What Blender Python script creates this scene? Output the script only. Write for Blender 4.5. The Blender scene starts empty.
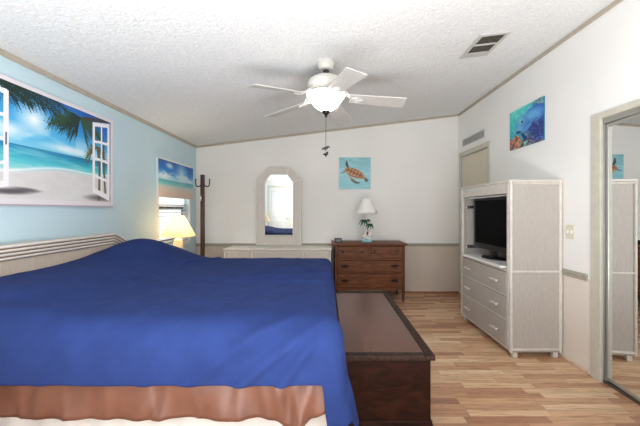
import bpy, bmesh, math, random
import numpy as np
from mathutils import Vector, Matrix

random.seed(7)
rng = np.random.RandomState(11)
S = bpy.context.scene
COL = S.collection
PI = math.pi

# ------------------------------------------------------------------ camera, world, light, exposure
cam_d = bpy.data.cameras.new('camera')
cam_d.sensor_width = 36.0
cam_d.lens = 325.0 / 640.0 * 36.0
cam_d.shift_x = (320.0 - 326.0) / 640.0
cam_d.shift_y = (210.0 - 213.0) / 640.0
cam_d.clip_start = 0.02
cam = bpy.data.objects.new('camera', cam_d)
COL.objects.link(cam)
cam.location = (0.0, 0.0, 1.30)
cam.rotation_euler = (PI / 2, 0, 0)
S.camera = cam

world = bpy.data.worlds.new('sky')
S.world = world
world.use_nodes = True
wn = world.node_tree
wn.nodes.clear()
w_out = wn.nodes.new('ShaderNodeOutputWorld')
w_bg = wn.nodes.new('ShaderNodeBackground')
w_bg.inputs['Color'].default_value = (0.86, 0.93, 1.0, 1)
w_bg.inputs['Strength'].default_value = 1.1
wn.links.new(w_bg.outputs[0], w_out.inputs[0])


def area_light(name, loc, rot, sx, sy, power, color):
    d = bpy.data.lights.new(name, 'AREA')
    d.shape = 'RECTANGLE'
    d.size, d.size_y = sx, sy
    d.energy = power
    d.color = color
    o = bpy.data.objects.new(name, d)
    COL.objects.link(o)
    o.location = loc
    o.rotation_euler = rot
    return o


# daylight fill from unseen windows added behind and beside the camera
area_light('added_rear_daylight', (0.50, -1.30, 1.35), (PI / 2, 0, 0), 2.7, 1.8, 34.0, (0.95, 0.975, 1.0))
area_light('added_near_side_daylight', (-2.40, 0.10, 1.45), (PI / 2, 0, -PI / 2), 1.2, 1.2, 34.0, (0.98, 0.99, 1.0))
# unseen fill panel added below the camera, aimed up to brighten the ceiling
area_light('ceiling_fill', (0.30, 0.12, 0.42), (PI - 0.06, 0, 0), 2.4, 1.2, 98.0, (0.95, 0.975, 1.0))
area_light('side_window_daylight', (-2.35, 4.33, 1.45), (PI / 2, 0, -PI / 2), 1.0, 1.1, 3.5, (0.93, 0.97, 1.0))

vs = S.view_settings
S.display_settings.display_device = 'sRGB'
vs.view_transform = 'Standard'
vs.look = 'None'
vs.exposure = 0.45
vs.gamma = 1.0
vs.use_curve_mapping = False
cy = S.cycles
cy.use_denoising = True
cy.max_bounces = 14
cy.diffuse_bounces = 8
cy.glossy_bounces = 6
cy.transmission_bounces = 8
cy.transparent_max_bounces = 12
cy.caustics_reflective = False
cy.caustics_refractive = False
cy.sample_clamp_indirect = 6.0

# ------------------------------------------------------------------ helpers: colour, materials


def lin(c):
    out = []
    for v in c:
        v = v / 255.0
        out.append(v / 12.92 if v <= 0.04045 else ((v + 0.055) / 1.055) ** 2.4)
    return tuple(out)


def rgba(c):
    return lin(c) + (1.0,)


class Mat:
    def __init__(self, name, color=(200, 200, 200), rough=0.5, metal=0.0, spec=0.5):
        self.m = bpy.data.materials.new(name)
        self.m.use_nodes = True
        self.nt = self.m.node_tree
        self.b = self.nt.nodes['Principled BSDF']
        self.b.inputs['Base Color'].default_value = rgba(color)
        self.b.inputs['Roughness'].default_value = rough
        self.b.inputs['Metallic'].default_value = metal
        self.b.inputs['Specular IOR Level'].default_value = spec

    def n(self, t, **kw):
        nd = self.nt.nodes.new(t)
        for k, v in kw.items():
            if k.startswith('i_'):
                nd.inputs[k[2:].replace('_', ' ')].default_value = v
            else:
                setattr(nd, k, v)
        return nd

    def l(self, a, b):
        self.nt.links.new(a, b)

    def coords(self, scale=(1, 1, 1), kind='Object'):
        tc = self.n('ShaderNodeTexCoord')
        mp = self.n('ShaderNodeMapping')
        mp.inputs['Scale'].default_value = scale
        self.l(tc.outputs[kind], mp.inputs['Vector'])
        return mp.outputs['Vector']

    def noise(self, vec, scale=5.0, detail=3.0, rough=0.5):
        t = self.n('ShaderNodeTexNoise')
        t.inputs['Scale'].default_value = scale
        t.inputs['Detail'].default_value = detail
        t.inputs['Roughness'].default_value = rough
        self.l(vec, t.inputs['Vector'])
        return t.outputs['Fac']

    def ramp(self, fac, stops):
        r = self.n('ShaderNodeValToRGB')
        els = r.color_ramp.elements
        while len(els) < len(stops):
            els.new(0.5)
        for e, (p, c) in zip(els, stops):
            e.position = p
            e.color = rgba(c)
        self.l(fac, r.inputs['Fac'])
        return r.outputs['Color']

    def bump(self, height, strength=0.3, dist=0.01):
        bp = self.n('ShaderNodeBump')
        bp.inputs['Strength'].default_value = strength
        bp.inputs['Distance'].default_value = dist
        self.l(height, bp.inputs['Height'])
        self.l(bp.outputs['Normal'], self.b.inputs['Normal'])

    def color(self, out):
        self.l(out, self.b.inputs['Base Color'])


def grain_mat(name, stops, scale, rough=0.45, nscale=6.0, bump=0.08, spec=0.4, coat=0.0, dist=0.6):
    M = Mat(name, stops[0][1], rough, 0, spec)
    v = M.coords(scale)
    t = M.n('ShaderNodeTexNoise')
    t.inputs['Scale'].default_value = nscale
    t.inputs['Detail'].default_value = 6
    t.inputs['Roughness'].default_value = 0.62
    t.inputs['Distortion'].default_value = dist
    M.l(v, t.inputs['Vector'])
    M.color(M.ramp(t.outputs['Fac'], stops))
    M.bump(t.outputs['Fac'], bump, 0.004)
    if coat:
        M.b.inputs['Coat Weight'].default_value = coat
        M.b.inputs['Coat Roughness'].default_value = 0.22
    return M.m


def plain(name, color, rough=0.5, metal=0.0, spec=0.5, var=0.06, nscale=14.0, bump=0.03):
    M = Mat(name, color, rough, metal, spec)
    v = M.coords()
    f = M.noise(v, nscale, 4)
    lo = tuple(max(0, c * (1 - var)) for c in color)
    hi = tuple(min(255, c * (1 + var)) for c in color)
    M.color(M.ramp(f, [(0.25, lo), (0.75, hi)]))
    if bump:
        M.bump(f, bump, 0.003)
    return M.m


def emit(name, color, strength, base=None):
    M = Mat(name, base or color, 0.5)
    M.b.inputs['Emission Color'].default_value = rgba(color)
    M.b.inputs['Emission Strength'].default_value = strength
    return M.m


# ------------------------------------------------------------------ helpers: geometry
ORIGIN = {}


def origin_of(o):
    while o is not None:
        if o.name in ORIGIN:
            return ORIGIN[o.name]
        o = o.parent
    return Vector((0, 0, 0))


def obj(name, bm, mat, parent=None, smooth=False, loc=None, doubles=False):
    """link a bmesh given in room coordinates as one mesh object"""
    if doubles:
        bmesh.ops.remove_doubles(bm, verts=bm.verts, dist=1e-5)
    bmesh.ops.recalc_face_normals(bm, faces=bm.faces)
    off = Vector(loc) if loc is not None else (origin_of(parent) if parent else Vector((0, 0, 0)))
    if off.length > 0:
        bmesh.ops.translate(bm, verts=bm.verts, vec=-off)
    me = bpy.data.meshes.new(name)
    bm.to_mesh(me)
    bm.free()
    o = bpy.data.objects.new(name, me)
    COL.objects.link(o)
    for m in (mat if isinstance(mat, (list, tuple)) else [mat]):
        me.materials.append(m)
    if smooth:
        me.shade_smooth()
        if smooth != 'all':
            me.set_sharp_from_angle(angle=math.radians(40))
    if parent is not None:
        o.parent = parent
    if loc is not None:
        o.location = loc
        ORIGIN[o.name] = Vector(loc)
    return o


def tag(o, label, cat, group=None):
    o['label'] = label
    o['category'] = cat
    if group:
        o['group'] = group
    return o


def thing(name, label, cat, loc, group=None):
    o = bpy.data.objects.new(name, None)
    o.empty_display_size = 0.05
    COL.objects.link(o)
    o.location = loc
    ORIGIN[o.name] = Vector(loc)
    return tag(o, label, cat, group)


def struct(name, bm, mat, parent=None, smooth=False):
    o = obj(name, bm, mat, parent, smooth)
    if parent is None:
        o['kind'] = 'structure'
    return o


def copy_tree(o, parent=None):
    c = o.copy()
    COL.objects.link(c)
    if parent is not None:
        c.parent = parent
    for ch in list(o.children):
        copy_tree(ch, c)
    return c


def new():
    return bmesh.new()


def box(bm, x0, x1, y0, y1, z0, z1, bev=0.0, seg=2):
    vs_ = [bm.verts.new((x, y, z)) for x in (x0, x1) for y in (y0, y1) for z in (z0, z1)]
    q = [(0, 1, 3, 2), (4, 6, 7, 5), (0, 4, 5, 1), (2, 3, 7, 6), (0, 2, 6, 4), (1, 5, 7, 3)]
    fs = [bm.faces.new([vs_[i] for i in f]) for f in q]
    bmesh.ops.recalc_face_normals(bm, faces=fs)
    if bev > 0:
        es = list({e for f in fs for e in f.edges})
        bmesh.ops.bevel(bm, geom=es, offset=bev, segments=seg, affect='EDGES', profile=0.5)
    return bm


def prism(bm, pts, axis, a0, a1, bev=0.0):
    """extrude the 2D polygon pts along axis: 'x' -> (y,z), 'y' -> (x,z), 'z' -> (x,y)"""
    def mk(p, a):
        if axis == 'x':
            return (a, p[0], p[1])
        if axis == 'y':
            return (p[0], a, p[1])
        return (p[0], p[1], a)
    A = [bm.verts.new(mk(p, a0)) for p in pts]
    B = [bm.verts.new(mk(p, a1)) for p in pts]
    fs = [bm.faces.new(A), bm.faces.new(list(reversed(B)))]
    n = len(pts)
    for i in range(n):
        fs.append(bm.faces.new([A[i], B[i], B[(i + 1) % n], A[(i + 1) % n]]))
    bmesh.ops.recalc_face_normals(bm, faces=fs)
    if bev:
        es = list({e for f in fs for e in f.edges})
        bmesh.ops.bevel(bm, geom=es, offset=bev, segments=2, affect='EDGES', profile=0.5)
    return bm


def tube(bm, pts, r, seg=8, closed=False, squash=None):
    pts = [Vector(p) for p in pts]
    n = len(pts)
    rs = r if isinstance(r, (list, tuple)) else [r] * n
    rings = []
    prev = None
    for i, p in enumerate(pts):
        if closed:
            t = (pts[(i + 1) % n] - pts[i - 1])
        else:
            t = pts[min(i + 1, n - 1)] - pts[max(i - 1, 0)]
        t.normalize()
        if prev is None:
            up = Vector((0, 0, 1)) if abs(t.z) < 0.9 else Vector((1, 0, 0))
            u = t.cross(up).normalized()
        else:
            u = (prev - t * prev.dot(t)).normalized()
        prev = u
        v = t.cross(u)
        ring = []
        for k in range(seg):
            a = 2 * PI * k / seg
            ring.append(bm.verts.new(p + (u * math.cos(a) + v * math.sin(a)) * rs[i]))
        rings.append(ring)
    m = n if closed else n - 1
    for i in range(m):
        A, B = rings[i], rings[(i + 1) % n]
        for k in range(seg):
            bm.faces.new([A[k], A[(k + 1) % seg], B[(k + 1) % seg], B[k]])
    if not closed:
        bm.faces.new(list(reversed(rings[0])))
        bm.faces.new(rings[-1])
    return bm


def lathe(bm, prof, c, seg=32, cap0=True, cap1=True, sx=1.0, sy=1.0):
    rings = []
    for r, z in prof:
        rings.append([bm.verts.new((c[0] + sx * r * math.cos(2 * PI * k / seg),
                                    c[1] + sy * r * math.sin(2 * PI * k / seg), c[2] + z)) for k in range(seg)])
    for A, B in zip(rings[:-1], rings[1:]):
        for k in range(seg):
            bm.faces.new([A[k], A[(k + 1) % seg], B[(k + 1) % seg], B[k]])
    if cap0:
        bm.faces.new(list(reversed(rings[0])))
    if cap1:
        bm.faces.new(rings[-1])
    return bm


def ball(bm, c, r, seg=12, scale=(1, 1, 1)):
    res = bmesh.ops.create_uvsphere(bm, u_segments=seg, v_segments=max(6, seg // 2), radius=r)
    for v in res['verts']:
        v.co = Vector((v.co.x * scale[0] + c[0], v.co.y * scale[1] + c[1], v.co.z * scale[2] + c[2]))
    return bm


def frame_rect(bm, axis, a0, a1, u0, u1, v0, v1, w, bev=0.003):
    """four bars round a rectangle; axis is the thin direction"""
    def b(ua, ub, va, vb):
        if axis == 'x':
            box(bm, a0, a1, ua, ub, va, vb, bev)
        elif axis == 'y':
            box(bm, ua, ub, a0, a1, va, vb, bev)
        else:
            box(bm, ua, ub, va, vb, a0, a1, bev)
    b(u0, u0 + w, v0, v1)
    b(u1 - w, u1, v0, v1)
    b(u0 + w, u1 - w, v0, v0 + w)
    b(u0 + w, u1 - w, v1 - w, v1)
    return bm


def smoothstep(a, b, x):
    t = np.clip((x - a) / (b - a), 0, 1)
    return t * t * (3 - 2 * t)


# value noise on arrays
_tab = rng.rand(64, 64)


def vnoise(x, y):
    xi = np.floor(x).astype(int)
    yi = np.floor(y).astype(int)
    fx = x - xi
    fy = y - yi
    fx = fx * fx * (3 - 2 * fx)
    fy = fy * fy * (3 - 2 * fy)
    g = lambda a, b: _tab[a % 64, b % 64]
    return (g(xi, yi) * (1 - fx) * (1 - fy) + g(xi + 1, yi) * fx * (1 - fy)
            + g(xi, yi + 1) * (1 - fx) * fy + g(xi + 1, yi + 1) * fx * fy)


def fbm(x, y, o=4):
    s, a, t = 0, 0.5, 0
    for k in range(o):
        s = s + a * vnoise(x * 2 ** k + 13.1 * k, y * 2 ** k + 7.7 * k)
        t += a
        a *= 0.55
    return s / t


class Canvas:
    """a small painter: colours on a grid, u to the right, v downwards, both 0..1"""
    def __init__(self, w, h, aspect):
        self.w, self.h = w, h
        self.asp = aspect
        self.U, self.V = np.meshgrid((np.arange(w) + 0.5) / w, (np.arange(h) + 0.5) / h)
        self.A = np.zeros((h, w, 3))

    def mix(self, mask, c):
        m = np.clip(mask, 0, 1)[..., None]
        self.A = self.A * (1 - m) + np.array(c, float) * m

    def vgrad(self, stops):
        ps = [s[0] for s in stops]
        for k in range(3):
            self.A[..., k] = np.interp(self.V, ps, [s[1][k] for s in stops])

    def poly(self, pts, c, soft=0.0):
        U, V = self.U, self.V
        inside = np.zeros(U.shape, bool)
        n = len(pts)
        for i in range(n):
            x0, y0 = pts[i]
            x1, y1 = pts[(i + 1) % n]
            cond = (y0 > V) != (y1 > V)
            if abs(y1 - y0) > 1e-9:
                inside ^= cond & (U < (x1 - x0) * (V - y0) / (y1 - y0) + x0)
        self.mix(inside.astype(float), c)
        return inside

    def ell(self, cu, cv, ru, rv, c, rot=0.0, soft=0.15, amt=1.0):
        x = (self.U - cu)
        y = (self.V - cv)
        ca, sa = math.cos(rot), math.sin(rot)
        a = (x * ca + y * sa) / ru
        b = (-x * sa + y * ca) / rv
        d = np.sqrt(a * a + b * b)
        m = np.clip((1 + soft - d) / (2 * soft + 1e-6), 0, 1) * amt
        self.mix(m, c)
        return m

    def stroke(self, pts, w, c, taper=False):
        U = self.U * self.asp
        V = self.V
        best = np.full(U.shape, 9.0)
        n = len(pts) - 1
        for i in range(n):
            ax, ay = pts[i][0] * self.asp, pts[i][1]
            bx, by = pts[i + 1][0] * self.asp, pts[i + 1][1]
            dx, dy = bx - ax, by - ay
            L = dx * dx + dy * dy + 1e-12
            t = np.clip(((U - ax) * dx + (V - ay) * dy) / L, 0, 1)
            d = np.hypot(U - ax - t * dx, V - ay - t * dy)
            ww = w * (1 - (i + t) / n * 0.85) if taper else w
            best = np.minimum(best, d / ww)
        self.mix(np.clip((1.25 - best) / 0.5, 0, 1), c)

    def frond(self, base, tip, sag, c, leaf=0.05, n=16):
        bx, by = base
        tx, ty = tip
        for i in range(n):
            t = (i + 0.5) / n
            x = bx + (tx - bx) * t
            y = by + (ty - by) * t + sag * t * t
            L = leaf * (1 - 0.6 * abs(t - 0.4))
            j = random.uniform(-0.35, 0.35)
            dirx = (1 if tx > bx else -1)
            self.stroke([(x, y), (x + (0.35 * dirx + j * 0.4) * L, y + L * random.uniform(0.8, 1.3))], 0.006, c, True)
            self.stroke([(x, y), (x + (0.9 * dirx) * L * 0.7, y - L * 0.25)], 0.005, c, True)
        self.stroke([(bx + (tx - bx) * t, by + (ty - by) * t + sag * t * t) for t in np.linspace(0, 1, 8)], 0.007, c)

    def lin(self):
        v = np.clip(self.A / 255.0, 0, 1)
        return np.where(v <= 0.04045, v / 12.92, ((v + 0.055) / 1.055) ** 2.4)


def print_mat(name, rough=0.55):
    M = Mat(name, (255, 255, 255), rough)
    a = M.n('ShaderNodeVertexColor')
    a.layer_name = 'print'
    M.color(a.outputs['Color'])
    return M.m


def print_mesh(name, cv, P, mat, parent):
    """flat printed face; P(u, v) gives a room coordinate"""
    w, h = cv.w, cv.h
    off = origin_of(parent)
    verts = [tuple(Vector(P(i / w, j / h)) - off) for j in range(h + 1) for i in range(w + 1)]
    faces = [(j * (w + 1) + i, (j + 1) * (w + 1) + i, (j + 1) * (w + 1) + i + 1, j * (w + 1) + i + 1)
             for j in range(h) for i in range(w)]
    me = bpy.data.meshes.new(name)
    me.from_pydata(verts, [], faces)
    ca = me.color_attributes.new('print', 'FLOAT_COLOR', 'CORNER')
    c = cv.lin().reshape(-1, 3)
    c4 = np.ones((len(faces), 4, 4), np.float32)
    c4[:, :, :3] = c[:, None, :]
    ca.data.foreach_set('color', c4.ravel())
    me.materials.append(mat)
    o = bpy.data.objects.new(name, me)
    COL.objects.link(o)
    o.parent = parent
    return o


# ------------------------------------------------------------------ materials
def wall_mat(name, upper, lower=None, split=0.75):
    M = Mat(name, upper, 0.7, 0, 0.25)
    v = M.coords()
    f = M.noise(v, 90.0, 3)
    big = M.noise(v, 1.3, 2)
    up = M.ramp(big, [(0.3, tuple(c * 0.975 for c in upper)), (0.7, upper)])
    if lower:
        lo = M.ramp(big, [(0.3, tuple(c * 0.97 for c in lower)), (0.7, lower)])
        sep = M.n('ShaderNodeSeparateXYZ')
        M.l(v, sep.inputs[0])
        lt = M.n('ShaderNodeMath', operation='LESS_THAN')
        M.l(sep.outputs['Z'], lt.inputs[0])
        lt.inputs[1].default_value = split
        mx = M.n('ShaderNodeMix', data_type='RGBA')
        M.l(lt.outputs[0], mx.inputs[0])
        M.l(up, mx.inputs[6])
        M.l(lo, mx.inputs[7])
        M.color(mx.outputs[2])
    else:
        M.color(up)
    M.bump(f, 0.08, 0.003)
    return M.m


m_wall_back = wall_mat('cream vinyl wall over beige wainscot', (238, 236, 232), (212, 200, 187))
m_wall_right = wall_mat('white vinyl wall over pale wainscot', (238, 237, 234), (226, 217, 207))
m_wall_blue = wall_mat('light blue paint', (198, 222, 231))
m_wall_plain = wall_mat('cream vinyl wall', (228, 225, 219))
m_crown = plain('greige moulding', (178, 168, 152), 0.5, var=0.04)
m_rail = plain('grey green chair rail', (164, 159, 143), 0.5, var=0.04)
m_casing = plain('putty door casing', (193, 189, 176), 0.5, var=0.03)
m_door = plain('almond door panel', (206, 198, 178), 0.5, var=0.02)
m_white = plain('white paint', (236, 235, 230), 0.45, var=0.02)
m_white_gloss = plain('white plastic', (238, 237, 232), 0.3, var=0.01)
m_basewood = plain('reddish wood base strip', (158, 108, 80), 0.5, var=0.12)

# ceiling: sprayed popcorn texture
M = Mat('popcorn ceiling', (226, 226, 224), 0.9, 0, 0.1)
v = M.coords()
n1 = M.noise(v, 55.0, 4, 0.6)
n2 = M.noise(v, 22.0, 3, 0.6)
ad = M.n('ShaderNodeMath', operation='ADD')
M.l(n1, ad.inputs[0])
M.l(n2, ad.inputs[1])
M.bump(ad.outputs[0], 0.75, 0.010)
M.color(M.ramp(n1, [(0.3, (216, 217, 217)), (0.7, (234, 235, 235))]))
m_ceiling = M.m

# floor: three strip oak laminate, strips running left to right
M = Mat('oak strip laminate', (190, 150, 115), 0.36, 0, 0.45)
tc = M.n('ShaderNodeTexCoord')
sep = M.n('ShaderNodeSeparateXYZ')
M.l(tc.outputs['Object'], sep.inputs[0])


def mth(op, a, b=None):
    nd = M.n('ShaderNodeMath', operation=op)
    for k, q in enumerate((a, b)):
        if q is None:
            continue
        if isinstance(q, (int, float)):
            nd.inputs[k].default_value = q
        else:
            M.l(q, nd.inputs[k])
    return nd.outputs[0]


row_f = mth('DIVIDE', sep.outputs['Y'], 0.066)
row = mth('FLOOR', row_f)
wn1 = M.n('ShaderNodeTexWhiteNoise', noise_dimensions='1D')
M.l(row, wn1.inputs['W'])
xo = mth('ADD', mth('DIVIDE', sep.outputs['X'], 0.52), mth('MULTIPLY', wn1.outputs['Value'], 9.7))
colf = mth('FLOOR', xo)
cmb = M.n('ShaderNodeCombineXYZ')
M.l(colf, cmb.inputs[0])
M.l(row, cmb.inputs[1])
wn2 = M.n('ShaderNodeTexWhiteNoise', noise_dimensions='2D')
M.l(cmb.outputs[0], wn2.inputs['Vector'])
tone = M.ramp(wn2.outputs['Value'], [(0.0, (168, 122, 98)), (0.25, (193, 149, 119)), (0.5, (211, 172, 138)),
                                     (0.75, (222, 189, 155)), (1.0, (232, 206, 174))])
mp = M.n('ShaderNodeMapping')
mp.inputs['Scale'].default_value = (2.2, 34.0, 1.0)
M.l(tc.outputs['Object'], mp.inputs['Vector'])
off = M.n('ShaderNodeVectorMath', operation='ADD')
M.l(mp.outputs[0], off.inputs[0])
M.l(wn2.outputs['Color'], off.inputs[1])
gr = M.n('ShaderNodeTexNoise')
gr.inputs['Scale'].default_value = 2.2
gr.inputs['Detail'].default_value = 6
gr.inputs['Roughness'].default_value = 0.65
gr.inputs['Distortion'].default_value = 0.8
M.l(off.outputs[0], gr.inputs['Vector'])
grc = M.ramp(gr.outputs['Fac'], [(0.3, (178, 150, 128)), (0.52, (246, 240, 232)), (0.75, (255, 255, 255))])
mx = M.n('ShaderNodeMix', data_type='RGBA', blend_type='MULTIPLY')
mx.inputs[0].default_value = 0.85
M.l(tone, mx.inputs[6])
M.l(grc, mx.inputs[7])
ry = mth('FRACT', row_f)
edge = mth('LESS_THAN', ry, 0.035)
edx = mth('LESS_THAN', mth('FRACT', xo), 0.006)
ed = mth('MAXIMUM', edge, edx)
mx2 = M.n('ShaderNodeMix', data_type='RGBA')
M.l(mth('MULTIPLY', ed, 0.45), mx2.inputs[0])
M.l(mx.outputs[2], mx2.inputs[6])
mx2.inputs[7].default_value = rgba((118, 80, 58))
M.color(mx2.outputs[2])
m_floor = M.m

m_whitewash = grain_mat('whitewashed rattan panel', [(0.3, (164, 157, 149)), (0.5, (174, 167, 160)), (0.72, (184, 178, 172))],
                        (90, 90, 6), 0.6, 2.0, 0.03)
m_wash_trim = plain('whitewashed bamboo trim', (202, 196, 188), 0.45, var=0.05, nscale=20)
m_whitewash_lit = grain_mat('lit whitewashed rattan', [(0.3, (200, 193, 185)), (0.5, (211, 205, 198)), (0.72, (221, 216, 210))],  # lit copy of the rattan: light difference from the shaded armoire put into colour
                        (90, 90, 6), 0.6, 2.0, 0.03)
m_trim_pale_lit = plain('pale lit whitewashed trim', (232, 226, 217), 0.45, var=0.03, nscale=20)  # bamboo trim copy with light put into its colour; also the cream headboard rails
m_headpanel = grain_mat('pale woven headboard panel', [(0.3, (204, 186, 168)), (0.5, (214, 198, 181)), (0.72, (222, 208, 193))],
                        (60, 60, 5), 0.55, 2.0, 0.04)
m_oak = grain_mat('reddish brown oak', [(0.28, (66, 34, 18)), (0.5, (104, 60, 34)), (0.72, (138, 86, 52))],
                  (3.0, 20, 26), 0.5, 2.2, 0.1, spec=0.3)
m_oak_v = grain_mat('reddish brown oak upright', [(0.28, (60, 31, 17)), (0.5, (92, 52, 31)), (0.72, (122, 74, 46))],
                    (26, 20, 3.0), 0.5, 2.2, 0.1, spec=0.3)
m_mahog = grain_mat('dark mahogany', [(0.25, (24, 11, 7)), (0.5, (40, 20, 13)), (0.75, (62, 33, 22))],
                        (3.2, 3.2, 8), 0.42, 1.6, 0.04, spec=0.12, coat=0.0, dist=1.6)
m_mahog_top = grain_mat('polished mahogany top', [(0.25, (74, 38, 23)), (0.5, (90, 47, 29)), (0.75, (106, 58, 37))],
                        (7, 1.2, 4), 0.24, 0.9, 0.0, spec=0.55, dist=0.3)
M = Mat('carved mahogany border', (60, 36, 26), 0.35, 0, 0.5)
v = M.coords((1, 1, 1))
vo = M.n('ShaderNodeTexVoronoi', feature='SMOOTH_F1')
vo.inputs['Scale'].default_value = 48
M.l(v, vo.inputs['Vector'])
M.bump(vo.outputs['Distance'], 0.5, 0.006)
M.color(M.ramp(vo.outputs['Distance'], [(0.1, (62, 42, 32)), (0.6, (36, 22, 16))]))
M.b.inputs['Roughness'].default_value = 0.55
M.b.inputs['Specular IOR Level'].default_value = 0.2
m_carved = M.m


def cloth_mat(name, a, b, rough=0.85, sheen=0.25, sc=9.0, weave=500.0, bump=0.12):
    M = Mat(name, a, rough, 0, 0.2)
    v = M.coords()
    f = M.noise(v, sc, 5, 0.6)
    M.color(M.ramp(f, [(0.3, a), (0.7, b)]))
    f2 = M.noise(v, weave, 2)
    ad = M.n('ShaderNodeMath', operation='ADD')
    M.l(f2, ad.inputs[0])
    M.l(f, ad.inputs[1])
    M.bump(ad.outputs[0], bump, 0.004)
    M.b.inputs['Sheen Weight'].default_value = sheen
    return M.m


m_blue = cloth_mat('royal blue fleece', (33, 49, 99), (39, 57, 111), 0.95, 0.0)
m_satin = cloth_mat('copper brown satin', (110, 71, 56), (126, 83, 66), 0.36, 0.0, 6.0, 900.0, 0.05)
m_satin.node_tree.nodes['Principled BSDF'].inputs['Specular IOR Level'].default_value = 0.5
m_skirt = cloth_mat('white cotton', (232, 230, 226), (242, 241, 238), 0.85, 0.1)
m_black = plain('black plastic', (20, 20, 22), 0.35, var=0.1)
m_screen = Mat('black glass screen', (2, 2, 3), 0.4, 0, 0.03).m
m_dark_metal = plain('dark antique metal', (46, 40, 36), 0.4, 0.7, var=0.15, nscale=60)
m_chrome = plain('brushed chrome', (200, 200, 202), 0.25, 1.0, var=0.03)
m_alu = plain('satin aluminium', (176, 175, 168), 0.35, 0.6, var=0.03)
m_mirror = Mat('mirror glass', (238, 240, 240), 0.005, 1.0).m
m_fan = plain('white fan enamel', (206, 204, 198), 0.4, var=0.015)
m_blade = grain_mat('whitewashed fan blade', [(0.3, (188, 185, 179)), (0.6, (196, 193, 188)), (0.8, (204, 201, 196))], (8, 8, 8), 0.45, 3.0, 0.02)
m_bowl = emit('frosted glass bowl', (255, 251, 247), 4.0, (245, 244, 240))
m_vent_dark = plain('dark vent cavity', (44, 42, 38), 0.8, var=0.1)
m_vent = plain('greige vent louvre', (120, 115, 104), 0.55, 0.2, var=0.05)
m_vent_frame = plain('grey vent frame', (188, 187, 182), 0.5, var=0.02)
m_walnut = grain_mat('dark walnut pole', [(0.3, (58, 32, 24)), (0.6, (84, 48, 36)), (0.8, (104, 62, 46))], (20, 20, 3), 0.4, 2.0, 0.06)
m_ceramic = plain('white glazed ceramic', (240, 239, 234), 0.2, var=0.02)
m_green = plain('painted palm green', (28, 84, 60), 0.4, var=0.2)
m_turq = plain('turquoise glaze', (140, 190, 196), 0.3, var=0.15)
m_pinkish = plain('dusty red paint', (140, 52, 66), 0.4, var=0.1)
m_tan = plain('tan painted lamp base', (228, 212, 184), 0.5, var=0.05)
m_canvas_side = plain('canvas edge', (150, 190, 198), 0.7, var=0.03)

M = Mat('window glass', (255, 255, 255), 0.0)
M.nt.nodes.remove(M.b)
tr = M.n('ShaderNodeBsdfTransparent')
gl = M.n('ShaderNodeBsdfGlossy')
gl.inputs['Roughness'].default_value = 0.02
ms = M.n('ShaderNodeMixShader')
ms.inputs[0].default_value = 0.05
M.l(tr.outputs[0], ms.inputs[1])
M.l(gl.outputs[0], ms.inputs[2])
M.l(ms.outputs[0], M.nt.nodes['Material Output'].inputs['Surface'])
m_glass = M.m


def shade_mat(name, col, trans):
    M = Mat(name, col, 0.8, 0, 0.1)
    v = M.coords((60, 60, 60))
    t = M.n('ShaderNodeBsdfTranslucent')
    t.inputs['Color'].default_value = rgba(col)
    ms = M.n('ShaderNodeMixShader')
    ms.inputs[0].default_value = trans
    M.l(M.b.outputs[0], ms.inputs[1])
    M.l(t.outputs[0], ms.inputs[2])
    M.l(ms.outputs[0], M.nt.nodes['Material Output'].inputs['Surface'])
    M.bump(M.noise(v, 4.0, 2), 0.05, 0.002)
    return M.m


m_shade_warm = shade_mat('cream parchment lamp shade', (246, 234, 206), 0.5)
m_shade_white = shade_mat('white pleated lamp shade', (248, 247, 243), 0.08)

# ------------------------------------------------------------------ room shell
XL, XR = -2.03, 2.08
YB, YR = 5.08, -1.00
ZL, ZR = 2.30, 2.80
SL = (ZR - ZL) / (XR - XL)


def zc(x):
    return ZL + SL * (x - XL)


bm = box(new(), XL - 0.15, XR + 0.9, YR - 0.15, YB + 0.15, -0.10, 0.0)
struct('floor', bm, m_floor)
T = 0.12
bm = prism(new(), [(XL - T, zc(XL - T)), (XR + 0.9, zc(XR + 0.9)), (XR + 0.9, zc(XR + 0.9) + 0.1), (XL - T, zc(XL - T) + 0.1)], 'y', YR - T, YB + T)
struct('ceiling', bm, m_ceiling)
# back wall
bm = prism(new(), [(XL - T, 0), (XR + T, 0), (XR + T, zc(XR + T)), (XL - T, zc(XL - T))], 'y', YB, YB + T)
struct('wall_back', bm, m_wall_back)


def wall_cells(bm, axis, a0, a1, us, zs, holes):
    """wall of boxes between the us and zs lines, leaving out cells inside holes"""
    for u0, u1 in zip(us[:-1], us[1:]):
        for z0, z1 in zip(zs[:-1], zs[1:]):
            cu, cz = (u0 + u1) / 2, (z0 + z1) / 2
            if any(h[0] < cu < h[1] and h[2] < cz < h[3] for h in holes):
                continue
            if axis == 'x':
                box(bm, a0, a1, u0, u1, z0, z1)
            else:
                box(bm, u0, u1, a0, a1, z0, z1)
    return bm


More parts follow.
